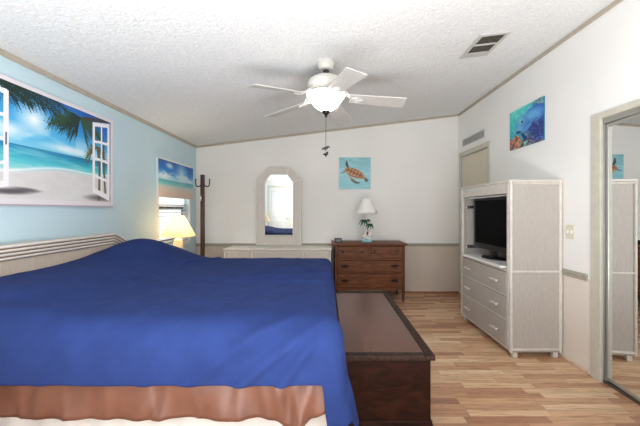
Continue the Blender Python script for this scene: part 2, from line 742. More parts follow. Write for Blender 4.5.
WIN = (3.93, 4.80, 0.86, 1.90)     # side window: y0, y1, z0, z1
WIN2 = (-0.50, 0.70, 0.85, 2.05)   # unseen near side window, added for more daylight
bm = wall_cells(new(), 'x', XL - T, XL, [YR - T, WIN2[0], WIN2[1], WIN[0], WIN[1], YB], [0, 0.85, 0.86, 1.90, 2.05, ZL], [WIN, WIN2])
struct('wall_left', bm, m_wall_blue)
CLO = (0.55, 2.470, 0.0, 2.00)      # closet opening
DOR = (4.17, 4.98, 0.0, 2.11)      # passage door
bm = wall_cells(new(), 'x', XR, XR + T, [YR - T, CLO[0], CLO[1], DOR[0], DOR[1], YB], [0, 2.00, 2.11, ZR], [CLO, DOR])
struct('wall_right', bm, m_wall_right)
bm = box(new(), XR + 0.60, XR + 0.66, 0.3, 5.1, 0, ZR + 0.05)
struct('wall_closet', bm, m_wall_plain)
RW = (-0.80, 1.80, 0.50, 2.20)     # unseen rear window, added to supply daylight
RD = (-1.93, -1.25, 0.0, 2.06)     # rear door
bm = wall_cells(new(), 'y', YR - T, YR, [XL, RD[0], RD[1], RW[0], RW[1], XR], [0, 0.5, 2.06, 2.20, ZL], [RW, RD])
prism(bm, [(XL, ZL), (XR, ZL), (XR, ZR)], 'y', YR - T, YR)
struct('wall_rear', bm, m_wall_plain)

# ceiling mouldings
struct('trim_1', box(new(), XL, XL + 0.014, YR, YB, ZL - 0.036, ZL + 0.002, 0.003), m_crown)
struct('trim_2', box(new(), XR - 0.014, XR, YR, YB, ZR - 0.034, ZR - 0.002, 0.003), m_crown)
bm = prism(new(), [(XL + 0.014, zc(XL) - 0.030), (XR - 0.014, zc(XR) - 0.032), (XR - 0.014, zc(XR)), (XL + 0.014, zc(XL))], 'y', YB - 0.014, YB)
struct('trim_3', bm, m_crown)
# chair rails
bm = box(new(), XL, XR, YB - 0.014, YB, 0.735, 0.780, 0.004)
box(bm, XL, XR, YB - 0.020, YB, 0.758, 0.772, 0.004)
struct('trim_4', bm, m_rail)
bm = box(new(), XR - 0.014, XR, 2.58, 4.11, 0.735, 0.790, 0.004)
box(bm, XR - 0.020, XR, 2.58, 4.11, 0.762, 0.778, 0.004)
struct('trim_5', bm, m_rail)
# base strips
struct('baseboard_back', box(new(), XL, XR, YB - 0.016, YB, 0, 0.030, 0.006), m_basewood)
bm = box(new(), XR - 0.014, XR, 2.58, 4.11, 0, 0.022, 0.005)
struct('baseboard_right', bm, plain('pale wood base strip', (205, 178, 152), 0.5))
# corner strip in the back right corner
struct('trim_6', box(new(), XR - 0.016, XR, YB - 0.016, YB, 0.79, ZR - 0.03, 0.004), m_wall_plain)

# passage door in the right wall
bm = new()
box(bm, XR - 0.016, XR + 0.012, DOR[0] - 0.065, DOR[0], 0, DOR[3] + 0.07, 0.005)
box(bm, XR - 0.016, XR + 0.012, DOR[1], DOR[1] + 0.065, 0, DOR[3] + 0.07, 0.005)
box(bm, XR - 0.016, XR + 0.012, DOR[0], DOR[1], DOR[3], DOR[3] + 0.07, 0.005)
struct('trim_7', bm, m_casing)
bm = box(new(), XR + 0.015, XR + 0.055, DOR[0] + 0.003, DOR[1] - 0.003, 0.008, DOR[3] - 0.004, 0.003)
d1 = struct('door_1', bm, m_door)
bm = new()
tube(bm, [(XR + 0.02, 4.25, 0.98), (XR - 0.02, 4.25, 0.98)], 0.012, 10)
ball(bm, (XR - 0.035, 4.25, 0.98), 0.027)
obj('door_knob', bm, m_alu, d1, True)

# mirrored closet door, its casing and its tracks
CI = 2.450                          # inner edge of the casing
bm = new()
box(bm, XR - 0.014, XR + 0.012, CI, CI + 0.090, 0, CLO[3] + 0.035, 0.004)
box(bm, XR - 0.014, XR + 0.03, CLO[0] - 0.045, CI, CLO[3] - 0.012, CLO[3] + 0.035, 0.004)
box(bm, XR - 0.014, XR + 0.03, CLO[0] - 0.045, CLO[0] + 0.006, 0, CLO[3] - 0.012, 0.004)
struct('trim_8', bm, m_casing)
bm = new()
for xa, xb in ((XR + 0.014, XR + 0.020), (XR + 0.050, XR + 0.070)):
    box(bm, xa, xb, CLO[1] - 0.020, CLO[1] - 0.001, 0.014, CLO[3] - 0.052, 0.003)
box(bm, XR + 0.014, XR + 0.11, CLO[0] + 0.002, CLO[1] - 0.001, CLO[3] - 0.050, CLO[3] - 0.002, 0.003)
struct('trim_9', bm, m_alu)
bm = box(new(), XR + 0.006, XR + 0.11, CLO[0], CLO[1] - 0.022, 0.0, 0.012, 0.003)
box(bm, XR + 0.006, XR + 0.010, CLO[0], CLO[1] - 0.022, 0.012, 0.022, 0.002)
struct('trim_10', bm, plain('dark bronze track', (92, 88, 80), 0.4, 0.5))


def mirror_door(n, x, y0, y1, swing=0.0):
    """framed mirror panel; it hangs slightly askew in its track"""
    bm = frame_rect(new(), 'x', 0, 0.026, -(y1 - y0), 0, 0.026, CLO[3] - 0.055, 0.026, 0.004)
    R_ = Matrix.Translation((x, y1, 0)) @ Matrix.Rotation(swing, 4, 'Z')
    bmesh.ops.transform(bm, matrix=R_, verts=bm.verts)
    f = struct('door_%d' % n, bm, m_alu)
    bm = box(new(), 0.006, 0.018, -(y1 - y0) + 0.024, -0.024, 0.05, CLO[3] - 0.079)
    bmesh.ops.transform(bm, matrix=R_, verts=bm.verts)
    obj('mirror_pane', bm, m_mirror, f)
    return f


mirror_door(2, XR + 0.024, 1.56, CLO[1] - 0.022, -0.07)
mirror_door(3, XR + 0.075, CLO[0] + 0.01, 1.60)

# side window in the left wall
XW = XL - 0.07
bm = frame_rect(new(), 'x', XW - 0.02, XW + 0.02, WIN[0], WIN[1], WIN[2], WIN[3], 0.04, 0.004)
box(bm, XW - 0.015, XW + 0.02, WIN[0], WIN[1], 1.34, 1.375, 0.003)
w1 = struct('window_1', bm, m_white)
obj('sash', frame_rect(new(), 'x', XW - 0.010, XW + 0.012, WIN[0] + 0.04, WIN[1] - 0.04, WIN[2] + 0.04, 1.345, 0.03, 0.003), plain('dark bronze sash', (58, 56, 54), 0.45), w1)
obj('pane', box(new(), XW - 0.003, XW + 0.003, WIN[0] + 0.03, WIN[1] - 0.03, WIN[2] + 0.03, WIN[3] - 0.03), m_glass, w1)
bm = new()
xa, xb = XL, XL + 0.012
box(bm, xa, xb, WIN[0] - 0.05, WIN[0], WIN[2] - 0.05, WIN[3] + 0.05, 0.003)
box(bm, xa, xb, WIN[1], WIN[1] + 0.05, WIN[2] - 0.05, WIN[3] + 0.05, 0.003)
box(bm, xa, xb, WIN[0], WIN[1], WIN[3], WIN[3] + 0.05, 0.003)
box(bm, xa, xb + 0.02, WIN[0], WIN[1], WIN[2] - 0.05, WIN[2], 0.003)
obj('casing', bm, m_white, w1)
# unseen near side and rear windows, added to let daylight in
bm = frame_rect(new(), 'x', XW - 0.02, XW + 0.02, WIN2[0], WIN2[1], WIN2[2], WIN2[3], 0.04, 0.004)
w2 = struct('added_window_2', bm, m_white)
obj('pane', box(new(), XW - 0.003, XW + 0.003, WIN2[0] + 0.03, WIN2[1] - 0.03, WIN2[2] + 0.03, WIN2[3] - 0.03), m_glass, w2)
bm = frame_rect(new(), 'y', YR - 0.09, YR - 0.04, RW[0], RW[1], RW[2], RW[3], 0.045, 0.004)
box(bm, 0.48, 0.52, YR - 0.09, YR - 0.04, RW[2], RW[3], 0.003)
w3 = struct('added_window_3', bm, m_white)
obj('pane', box(new(), RW[0] + 0.03, RW[1] - 0.03, YR - 0.068, YR - 0.062, RW[2] + 0.03, RW[3] - 0.03), m_glass, w3)
# rear door, seen in the dresser mirror
bm = box(new(), RD[0] + 0.004, RD[1] - 0.004, YR - 0.05, YR - 0.012, 0.008, RD[3] - 0.004, 0.003)
d4 = struct('door_4', bm, plain('off white door', (206, 205, 200), 0.5, var=0.02))
bm = new()
for x0, x1, z0, z1 in ((-1.86, -1.62, 0.2, 0.9), (-1.56, -1.32, 0.2, 0.9), (-1.86, -1.32, 1.05, 1.95)):
    frame_rect(bm, 'y', YR - 0.014, YR - 0.004, x0, x1, z0, z1, 0.02, 0.003)
obj('raised_panel', bm, plain('off white door moulding', (190, 189, 184), 0.5, var=0.02), d4)
bm = new()
tube(bm, [(-1.31, YR - 0.015, 1.0), (-1.31, YR + 0.03, 1.0)], 0.012, 10)
ball(bm, (-1.31, YR + 0.045, 1.0), 0.027)
obj('door_knob', bm, m_alu, d4, True)
bm = new()
box(bm, RD[0] - 0.06, RD[0], YR, YR + 0.014, 0, RD[3] + 0.06, 0.004)
box(bm, RD[1], RD[1] + 0.06, YR, YR + 0.014, 0, RD[3] + 0.06, 0.004)
box(bm, RD[0], RD[1], YR, YR + 0.014, RD[3], RD[3] + 0.06, 0.004)
struct('trim_11', bm, m_casing)

# ------------------------------------------------------------------ bed
BX0, BX1 = -1.93, 0.015
BY0, BY1 = 1.46, 3.28
ZT = 0.812
bed = thing('bed', 'king size bed with pale headboard and white skirt under the royal blue blanket', 'bed', (-0.95, 2.37, 0))
bm = box(new(), BX0 + 0.02, BX1 - 0.02, BY0 + 0.025, BY1 - 0.025, 0.40, ZT - 0.012, 0.04, 3)
obj('mattress', bm, m_skirt, bed, True)


def skirt():
    bm = new()
    pts = []
    N = 90
    for i in range(N):
        t = i / (N - 1)
        pts.append((BX0 + 0.02 + (BX1 - 0.03 - BX0) * t, BY0 + 0.012 + 0.006 * math.sin(t * 46) + 0.004 * math.sin(t * 91)))
    for i in range(1, 70):
        t = i / 69
        pts.append((BX1 - 0.004 + 0.006 * math.sin(t * 40), BY0 + 0.02 + (BY1 - BY0 - 0.04) * t))
    for i in range(1, 30):
        t = i / 29
        pts.append((BX1 - 0.01 - (BX1 - BX0 - 0.03) * t, BY1 - 0.012 - 0.004 * math.sin(t * 30)))
    rows = []
    for z, o in ((0.004, 0.010), (0.10, 0.007), (0.2, 0.004), (0.3, 0.0), (0.41, -0.01)):
        row = []
        for (x, y) in pts:
            dx = (1 if x > BX1 - 0.03 else 0)
            dy = (-1 if y < BY0 + 0.05 else 0)
            row.append(bm.verts.new((x + dx * o, y + dy * o, z)))
        rows.append(row)
    for A, B in zip(rows[:-1], rows[1:]):
        for i in range(len(pts) - 1):
            bm.faces.new([A[i], A[i + 1], B[i + 1], B[i]])
    bm.faces.new(rows[-1])
    return bm


obj('bed_skirt', skirt(), m_skirt, bed, True)

# headboard: outline with clipped corners, stepped mouldings along its top
HY0, HY1 = 1.44, 3.30
outl = [(HY0, 0.30), (HY0, 0.965), (HY0 + 0.27, 1.085), (HY1 - 0.27, 1.085), (HY1, 0.965), (HY1, 0.30)]
bm = prism(new(), outl, 'x', -2.005, -1.965, 0.004)
hb = obj('headboard', bm, m_headpanel, bed)
for y in (HY0 + 0.04, HY1 - 0.12):
    obj('leg', box(new(), -2.005, -1.965, y, y + 0.08, 0, 0.302, 0.004), m_trim_pale_lit, hb)
oh = lambda d: [(HY0 + d, 0.30), (HY0 + d, 0.965 - d * 0.5), (HY0 + 0.27 + d * 0.35, 1.085 - d), (HY1 - 0.27 - d * 0.35, 1.085 - d), (HY1 - d, 0.965 - d * 0.5), (HY1 - d, 0.30)]
bm = new()
A_, B_ = oh(0.004), oh(0.098)
for i in range(5):
    q = [A_[i], A_[i + 1], B_[i + 1], B_[i]]
    prism(bm, q, 'x', -1.966, -1.961)
obj('moulding_groove', bm, plain('brown groove', (138, 108, 90), 0.6), hb)
bm = new()
for k in range(4):
    d = 0.012 + 0.0245 * k
    dz = d
    dd = d * 0.55
    path = [(-1.960, HY0 + d, 0.32), (-1.960, HY0 + d, 0.965 - dd), (-1.960, HY0 + 0.27 + d * 0.35, 1.085 - dz),
            (-1.960, HY1 - 0.27 - d * 0.35, 1.085 - dz), (-1.960, HY1 - d, 0.965 - dd), (-1.960, HY1 - d, 0.32)]
    tube(bm, path, 0.0085, 8)
obj('moulding', bm, m_trim_pale_lit, hb, True)


def ztop(X, Y):
    S_ = 1 - smoothstep(-1.60, -1.10, X)
    z = ZT + 0.085 * S_ + 0.14 * np.exp(-((X + 1.67) / 0.28) ** 2 - ((Y - 2.93) / 0.34) ** 2)
    # the pillow ends short of the mattress edges
    z = z - 0.05 * S_ * (1 - smoothstep(BY0, BY0 + 0.25, Y))
    # loose wrinkles
    w = fbm(X * 3.0 + Y * 1.6, Y * 4.5 - X * 2.0, 3) - 0.5
    r1 = 1 - np.abs(2 * fbm(X * 1.6 + 3.0, Y * 5.0 + X * 1.5, 2) - 1)
    r2 = 1 - np.abs(2 * fbm(X * 4.0 + 9.0 - Y * 2.0, Y * 2.2 + 4.0 + X, 2) - 1)
    S_ = 1 - 0.75 * S_
    z = z + 0.005 * w + S_ * ( 0.010 * np.maximum(0, r1 - 0.82) / 0.18 * 0.45 + 0.004 * np.maximum(0, r2 - 0.85) / 0.15)
    # creases fanning out near the foot
    for (cx, cyy, a, L, amp) in ((-0.28, 2.35, 0.5, 0.30, 0.014), (-0.18, 2.18, 0.2, 0.25, 0.013), (-0.40, 2.55, 0.9, 0.26, 0.010),
                                 (-0.15, 2.62, 2.5, 0.22, 0.012), (-0.55, 2.2, -0.3, 0.3, 0.008), (-1.15, 3.05, 1.4, 0.3, 0.014)):
        ca, sa = math.cos(a), math.sin(a)
        p = (X - cx) * ca + (Y - cyy) * sa
        q = -(X - cx) * sa + (Y - cyy) * ca + 0.04 * np.sin(p * 9)
        z = z + 1.5 * amp * np.exp(-(p / L) ** 2 - (q / 0.024) ** 2)
    return z


def blanket():
    bm = new()
    Lf, Ln = 0.315, 0.352
    s0 = BX0 - 0.005
    FX1, NY0, FY1 = BX1 - 0.032, BY0 + 0.095, BY1 - 0.03
    us = np.concatenate([np.linspace(s0, FX1, 130, endpoint=False), np.linspace(FX1, FX1 + Lf, 30)])
    vs_ = np.concatenate([np.linspace(NY0 - Ln, NY0, 34, endpoint=False), np.linspace(NY0, FY1, 120, endpoint=False), np.linspace(FY1, FY1 + Ln, 26)])
    U, V = np.meshgrid(us, vs_)
    cx = np.clip(U, s0, FX1)
    cyy = np.clip(V, NY0, FY1)
    ds = np.maximum(0, U - FX1) * (1 + 0.55 * (1 - smoothstep(1.46, 1.74, V)))
    dt = np.where(V < NY0, V - NY0, np.where(V > FY1, V - FY1, 0))
    r = np.hypot(ds, dt)
    rr = np.maximum(r, 1e-9)
    ex, ey = ds / rr, dt / rr
    R = 0.07 + 0.075 * np.where(V < NY0, np.abs(ey), 0.0)
    th = np.minimum(r / R, PI / 2)
    hang = np.maximum(0, r - R * PI / 2)
    out = R * np.sin(th)
    k = np.clip(hang / 0.28, 0, 1.4)
    fold = (0.5 + 0.5 * np.sin(U * 13 + 1.5 * np.sin(U * 4.1))) * (0.5 + 0.5 * np.sin(U * 5.3 + 1)) * np.abs(ey)
    fold2 = (0.5 + 0.5 * np.sin(V * 15 + 1.1 * np.sin(V * 5.0))) * np.abs(ex)
    corner = (2 * np.abs(ex * ey)) ** 1.5
    out = out + k * (0.012 + 0.016 * fold * (1 - corner) + 0.014 * fold2 * (1 - corner) + 0.060 * corner)
    drop = R * (1 - np.cos(th)) + hang
    drop = drop + np.clip(hang / 0.12, 0, 1) ** 1.5 * 0.17 * smoothstep(0.0, 0.05, ds) * (1 - smoothstep(0.10, 0.42, ds)) * np.abs(ey) ** 0.5 * (V < NY0)
    # diagonal pulls running from the foot corner down to the near hem
    for (ua, va, ub, vb, amp, wd) in ((0.00, 1.50, -0.42, 1.17, 0.016, 0.022), (-0.02, 1.44, -0.22, 1.17, 0.016, 0.020), (-0.10, 1.56, -0.62, 1.19, 0.010, 0.024),
                                      (0.00, 1.62, -0.30, 1.42, 0.007, 0.022), (-0.72, 1.36, -0.80, 1.17, 0.007, 0.03), (-1.2, 1.33, -1.24, 1.17, 0.006, 0.03)):
        dx_, dy_ = ub - ua, vb - va
        LL = math.hypot(dx_, dy_)
        p = ((U - ua) * dx_ + (V - va) * dy_) / LL / LL
        q = ((U - ua) * dy_ - (V - va) * dx_) / LL
        out = out + 1.5 * amp * np.exp(-(q / wd) ** 2) * smoothstep(-0.05, 0.35, p) * (1 - smoothstep(0.9, 1.25, p)) * np.clip(r / 0.06, 0, 1)
    # near the corner the cloth swings in two soft flutes
    ang = np.arctan2(np.abs(dt), ds)
    out = out + 0.018 * k * corner * np.sin(ang * 7.0)
    Xp = cx + ex * out
    Yp = cyy + ey * out
    Z = ztop(cx, cyy) - drop
    # hanging part follows the mattress edge height, not the wrinkles
    blend = np.clip(hang / 0.1, 0, 1)
    Z = Z * (1 - blend) + (ZT - drop ) * blend
    Z = Z + blend * 0.006 * (fbm(U * 2.0, V * 2.0, 2) - 0.5)
    grid = [[bm.verts.new((Xp[j, i], Yp[j, i], Z[j, i])) for i in range(len(us))] for j in range(len(vs_))]
    for j in range(len(vs_) - 1):
        for i in range(len(us) - 1):
            bm.faces.new([grid[j][i], grid[j][i + 1], grid[j + 1][i + 1], grid[j + 1][i]])
    return bm


bl = obj('blanket', blanket(), m_blue, None, 'all', loc=(-0.95, 2.37, 0.80))
so = bl.modifiers.new('thickness', 'SOLIDIFY')
so.thickness = 0.005
so.offset = 1.0
tag(bl, 'royal blue blanket spread over the whole bed and its pillows', 'blanket')
# stitched hem band along the near edge is part of the blanket
bm = new()
N = 120
pts = []
for i in range(N):
    x = BX0 + 0.005 + (BX1 - 0.02 - BX0) * i / (N - 1)
    pts.append(x)


def sheet():
    """satin sheet hanging below the blanket on the near side"""
    bm = new()
    nx, nz = 170, 16
    grid = []
    for j in range(nz):
        t = j / (nz - 1)
        row = []
        for i in range(nx):
            s = i / (nx - 1)
            x = BX0 + 0.02 + (BX1 - 0.014 - BX0 - 0.02) * s
            e = max(0.0, (x + 0.42) / 0.44)              # loose end by the foot
            zb = 0.386 + 0.003 * math.sin(s * 9) + 0.002 * math.sin(s * 31) - 0.006 * s
            if x > -0.30:
                q = (x + 0.30) / 0.31
                zb += -0.035 * math.exp(-((q - 0.45) / 0.22) ** 2) + 0.035 * max(0, q - 0.72) / 0.28
            z = 0.62 * (1 - t) + zb * t
            w = 0.006 * math.sin(s * 60 + t * 3 + 2 * math.sin(s * 21)) + 0.007 * math.sin(s * 33 + 2 - t * 4) + 0.004 * math.sin(s * 97 + t * 2 + math.sin(s * 40))
            w += e * 0.020 * math.sin(x * 40 + t * 4.0) + e * 0.010 * math.sin(x * 85 - t * 5)
            rf = lambda a, p=3.0: (1 - abs(math.sin(a))) ** p
            w -= t * (0.012 * rf(s * 19 + 0.5 * t + 0.6 * math.sin(s * 11)) + 0.010 * rf(s * 31 - 0.9 * t + 1.0) + e * 0.022 * rf(x * 13 + 1.1 * t + 0.4, 2.0))
            w *= 1 - 0.9 * float(smoothstep(BX1 - 0.10, BX1 - 0.03, x))
            y = BY0 - 0.010 - 0.020 * t ** 1.2 + w * t ** 0.8 - 0.010 * e * t
            row.append(bm.verts.new((x, y, z)))
        grid.append(row)
    for j in range(nz - 1):
        for i in range(nx - 1):
            bm.faces.new([grid[j][i], grid[j][i + 1], grid[j + 1][i + 1], grid[j + 1][i]])
    return bm


bm.free()
sh = obj('bed_sheet', sheet(), m_satin, None, 'all', loc=(-0.95, 1.45, 0.5))
so = sh.modifiers.new('thickness', 'SOLIDIFY')
so.thickness = 0.002
tag(sh, 'copper brown satin sheet hanging below the blue blanket hem', 'sheet')

# ------------------------------------------------------------------ cedar chest at the foot of the bed
TX0, TX1, TY0, TY1, TZ = 0.045, 0.595, 1.76, 3.17, 0.51
ch = thing('blanket_chest', 'dark mahogany chest with polished lid at the foot of the bed', 'chest', (0.355, 2.46, 0))
bm = box(new(), TX0 + 0.02, TX1 - 0.020, TY0 + 0.02, TY1 - 0.02, 0.10, TZ - 0.028, 0.006)
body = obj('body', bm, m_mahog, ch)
bm = box(new(), TX0 + 0.006, TX1 - 0.004, TY0 + 0.006, TY1 - 0.006, 0.05, 0.125, 0.012, 3)
box(bm, TX0 + 0.012, TX1 - 0.012, TY0 + 0.012, TY1 - 0.012, 0.122, 0.148, 0.008, 3)
obj('base_moulding', bm, m_mahog, ch)
for x in (TX0 + 0.04, TX1 - 0.08):
    for y in (TY0 + 0.03, TY1 - 0.07):
        obj('foot', box(new(), x, x + 0.045, y, y + 0.045, 0, 0.055, 0.006), m_mahog, ch)
bm = box(new(), TX0 + 0.022, TX1 - 0.022, TY0 + 0.022, TY1 - 0.022, TZ - 0.030, TZ - 0.018, 0.0)
box(bm, TX0 + 0.03, TX1 - 0.03, TY0 + 0.03, TY1 - 0.03, TZ - 0.02, TZ - 0.005, 0.0)
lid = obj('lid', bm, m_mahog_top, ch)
bm = frame_rect(new(), 'z', TZ - 0.0295, TZ, TX0, TX1, TY0, TY1, 0.052, 0.006)
obj('carved_border', bm, m_carved, lid)

# ------------------------------------------------------------------ oak dresser on the back wall
DX0, DX1, DY0, DY1, DZ = 0.127, 1.116, 4.59, 5.045, 0.828
od = thing('oak_dresser', 'reddish brown oak dresser of four drawers against the back wall', 'dresser', ((DX0 + DX1) / 2, 4.82, 0))
bm = new()
box(bm, DX0, DX0 + 0.022, DY0 + 0.01, DY1, 0.15, DZ - 0.025)
box(bm, DX1 - 0.022, DX1, DY0 + 0.01, DY1, 0.15, DZ - 0.025)
box(bm, DX0, DX1, DY1 - 0.02, DY1, 0.15, DZ - 0.025)
box(bm, DX0 + 0.02, DX1 - 0.02, DY0 + 0.06, DY1 - 0.02, 0.165, DZ - 0.04)
obj('carcass', bm, m_oak_v, od)
bm = new()
for z0, z1 in ((0.165, 0.198), (0.402, 0.424), (0.588, 0.618), (0.790, 0.806)):
    box(bm, DX0 + 0.04, DX1 - 0.04, DY0 + 0.004, DY0 + 0.04, z0, z1, 0.003)
box(bm, 0.600, 0.632, DY0 + 0.004, DY0 + 0.04, 0.61, 0.795, 0.003)
obj('rail', bm, m_oak, od)
bm = box(new(), DX0 - 0.045, DX1 + 0.03, DY0 - 0.035, 5.06, DZ - 0.026, DZ, 0.008, 3)
obj('top', bm, m_oak, od)
for x in (DX0, DX1 - 0.042):
    for y in (DY0, DY1 - 0.045):
        bm = new()
        prism(bm, [(x, 0.80 if y == DY0 else 0.2), (x + 0.042, 0.80 if y == DY0 else 0.2), (x + 0.042, 0.15), (x + 0.034, 0.0), (x + 0.010, 0.0), (x, 0.15)], 'y', y, y + 0.042, 0.003)
        obj('leg', bm, m_oak_v, od)


def bail_pull(bm, x, y, z, w):
    prism(bm, [(x - w, z), (x - w * 0.8, z + 0.020), (x - w * 0.35, z + 0.014), (x, z + 0.026), (x + w * 0.35, z + 0.014), (x + w * 0.8, z + 0.020), (x + w, z),
               (x + w * 0.8, z - 0.018), (x, z - 0.024), (x - w * 0.8, z - 0.018)], 'y', y - 0.004, y + 0.002)
    tube(bm, [(x - w * 0.65, y - 0.004, z + 0.006), (x - w * 0.6, y - 0.022, z - 0.006), (x, y - 0.026, z - 0.016), (x + w * 0.6, y - 0.022, z - 0.006), (x + w * 0.65, y - 0.004, z + 0.006)], 0.005, 6)


for x0, x1, z0, z1, kind in ((DX0 + 0.044, 0.598, 0.622, 0.786, 'knob'), (0.634, DX1 - 0.044, 0.622, 0.786, 'ring'),
                             (DX0 + 0.044, DX1 - 0.044, 0.428, 0.584, 'bail'), (DX0 + 0.044, DX1 - 0.044, 0.202, 0.398, 'bail')):
    dr = obj('drawer', box(new(), x0, x1, DY0 - 0.006, DY0 + 0.03, z0, z1, 0.005), m_oak, od)
    zc_ = (z0 + z1) / 2 + 0.005
    if kind == 'bail':
        px = (DX0 + 0.14, DX1 - 0.15)
    else:
        px = (x0 + 0.07, x1 - 0.09) if kind == 'knob' else (x0 + 0.055, x1 - 0.075)
    for x in px:
        bm = new()
        if kind == 'bail':
            bail_pull(bm, x, DY0 - 0.006, zc_, 0.055)
        elif kind == 'knob':
            tube(bm, [(x, DY0 - 0.005, zc_), (x, DY0 - 0.014, zc_), (x, DY0 - 0.017, zc_), (x, DY0 - 0.030, zc_), (x, DY0 - 0.033, zc_)], [0.009, 0.008, 0.018, 0.016, 0.007], 12)
        else:
            tube(bm, [(x, DY0 - 0.005, zc_ + 0.02), (x, DY0 - 0.016, zc_ + 0.02)], 0.011, 10)
            tube(bm, [(x + 0.021 * math.sin(a), DY0 - 0.014, zc_ + 0.021 * math.cos(a)) for a in np.linspace(0, 2 * PI, 16, endpoint=False)], 0.004, 6, closed=True)
        obj('knob' if kind == 'knob' else 'pull', bm, m_dark_metal, dr, True)

# dresser lamp with palm tree base
LX, LY = 0.600, 4.80
pl = thing('table_lamp', 'small table lamp with palm tree base and white cone shade on the oak dresser', 'lamp', (LX, LY, DZ))
bm = lathe(new(), [(0.075, 0.001), (0.080, 0.012), (0.070, 0.030), (0.050, 0.045), (0.02, 0.055)], (LX, LY, DZ), 24)
obj('base', bm, m_turq, pl, True)
bm = new()
lathe(bm, [(0.055, 0.040), (0.060, 0.08), (0.050, 0.12), (0.036, 0.15)], (LX + 0.012, LY + 0.01, DZ), 20)
for k in range(9):
    a = k * 2.4
    ball(bm, (LX + 0.05 * math.cos(a), LY - 0.02 + 0.03 * math.sin(a), DZ + 0.055 + 0.009 * k), 0.022, 10)
obj('white_rockwork', bm, m_ceramic, pl, True)
bm = new()
for (sx, bend, zt_) in ((-0.030, -0.020, 0.315), (0.028, 0.02, 0.245)):
    pts = [(LX + sx * 0.4 + bend * t * t + sx * 0.6 * t, LY - 0.045, DZ + 0.05 + (zt_ - 0.06) * t) for t in np.linspace(0, 1, 8)]
    tube(bm, pts, [0.011 - 0.005 * t for t in np.linspace(0, 1, 8)], 8)
tube(bm, [(LX, LY, DZ + 0.05), (LX, LY, DZ + 0.42)], 0.010, 10)
obj('trunk', bm, m_ceramic, pl, True)
bm = new()
for (cx_, zt_, sc) in ((LX - 0.045, 0.300, 1.0), (LX + 0.045, 0.245, 0.9), (LX + 0.020, 0.320, 0.55)):
    for k in range(11):
        a = 2 * PI * k / 11 + 0.3
        ln = (0.075 if k % 2 else 0.055) * sc
        up = 0.035 if k % 2 else 0.012
        dn = 0.055 if k % 2 else 0.065
        pts = []
        for t in np.linspace(0, 1, 7):
            pts.append((cx_ + math.cos(a) * ln * t, LY - 0.045 + math.sin(a) * ln * 0.6 * t, DZ + zt_ + sc * (up * math.sin(t * 3.0) - dn * t * t)))
        tube(bm, pts, [0.005, 0.008 * sc, 0.011 * sc, 0.011 * sc, 0.009 * sc, 0.006 * sc, 0.002], 6)
obj('palm_fronds', bm, m_green, pl, True)
bm = new()
ball(bm, (LX + 0.004, LY - 0.066, DZ + 0.135), 0.016, 10, (1, 0.7, 1.5))
tube(bm, [(LX + 0.004, LY - 0.068, DZ + 0.15), (LX + 0.016, LY - 0.068, DZ + 0.175), (LX + 0.008, LY - 0.068, DZ + 0.19), (LX - 0.004, LY - 0.068, DZ + 0.183)], [0.006, 0.005, 0.005, 0.002], 6)
tube(bm, [(LX + 0.004, LY - 0.066, DZ + 0.12), (LX + 0.010, LY - 0.066, DZ + 0.07)], 0.003, 6)
obj('bird_figure', bm, m_pinkish, pl, True)
bm = lathe(new(), [(0.160, 0.424), (0.137, 0.468), (0.110, 0.525), (0.084, 0.595), (0.064, 0.658)], (LX, LY, DZ), 40, False, False)
sd = obj('lamp_shade', bm, m_shade_white, pl, 'all')
m_ = sd.modifiers.new('thickness', 'SOLIDIFY')
m_.thickness = 0.003
bm = new()
tube(bm, [(LX, LY, DZ + 0.41), (LX, LY, DZ + 0.66)], 0.004, 8)
tube(bm, [(LX - 0.064, LY, DZ + 0.65), (LX + 0.064, LY, DZ + 0.65)], 0.002, 6)
ball(bm, (LX, LY, DZ + 0.662), 0.008, 10)
obj('shade_holder', bm, m_alu, pl, True)

# alarm clock
ck = thing('alarm_clock', 'small black digital alarm clock on the left end of the oak dresser', 'clock', (0.178, 4.74, DZ))
bm = prism(new(), [(4.71, DZ), (4.79, DZ), (4.78, DZ + 0.060), (4.725, DZ + 0.060)], 'x', 0.125, 0.231, 0.006)
obj('case', bm, m_black, ck)
bm = prism(new(), [(4.7118, DZ + 0.012), (4.7178, DZ + 0.012), (4.7268, DZ + 0.048), (4.7208, DZ + 0.048)], 'x', 0.140, 0.205)
obj('display', bm, plain('pale lcd display', (84, 100, 96), 0.3), ck)

# ------------------------------------------------------------------ low white dresser and its mirror
WX0, WX1, WY0, WY1, WZ = -1.45, 0.070, 4.62, 5.05, 0.75
wd = thing('low_dresser', 'low whitewashed rattan dresser behind the bed under the arched mirror', 'dresser', ((WX0 + WX1) / 2, 4.84, 0))
obj('carcass', box(new(), WX0 + 0.01, WX1 - 0.01, WY0 + 0.015, WY1, 0.06, WZ - 0.022, 0.004), m_whitewash_lit, wd)
bm = box(new(), WX0 - 0.012, WX1 + 0.012, WY0 - 0.015, 5.055, WZ - 0.026, WZ, 0.008, 3)
obj('top', bm, m_trim_pale_lit, wd)
bm = new()
for x in (WX0 + 0.012, -1.05, -0.32, WX1 - 0.012):
    tube(bm, [(x, WY0 + 0.008, 0.02), (x, WY0 + 0.008, WZ - 0.026)], 0.014, 10)
for z in (0.075, WZ - 0.045):
    tube(bm, [(WX0 + 0.01, WY0 + 0.010, z), (WX1 - 0.01, WY0 + 0.010, z)], 0.011, 8)
obj('bamboo_trim', bm, m_trim_pale_lit, wd, True)
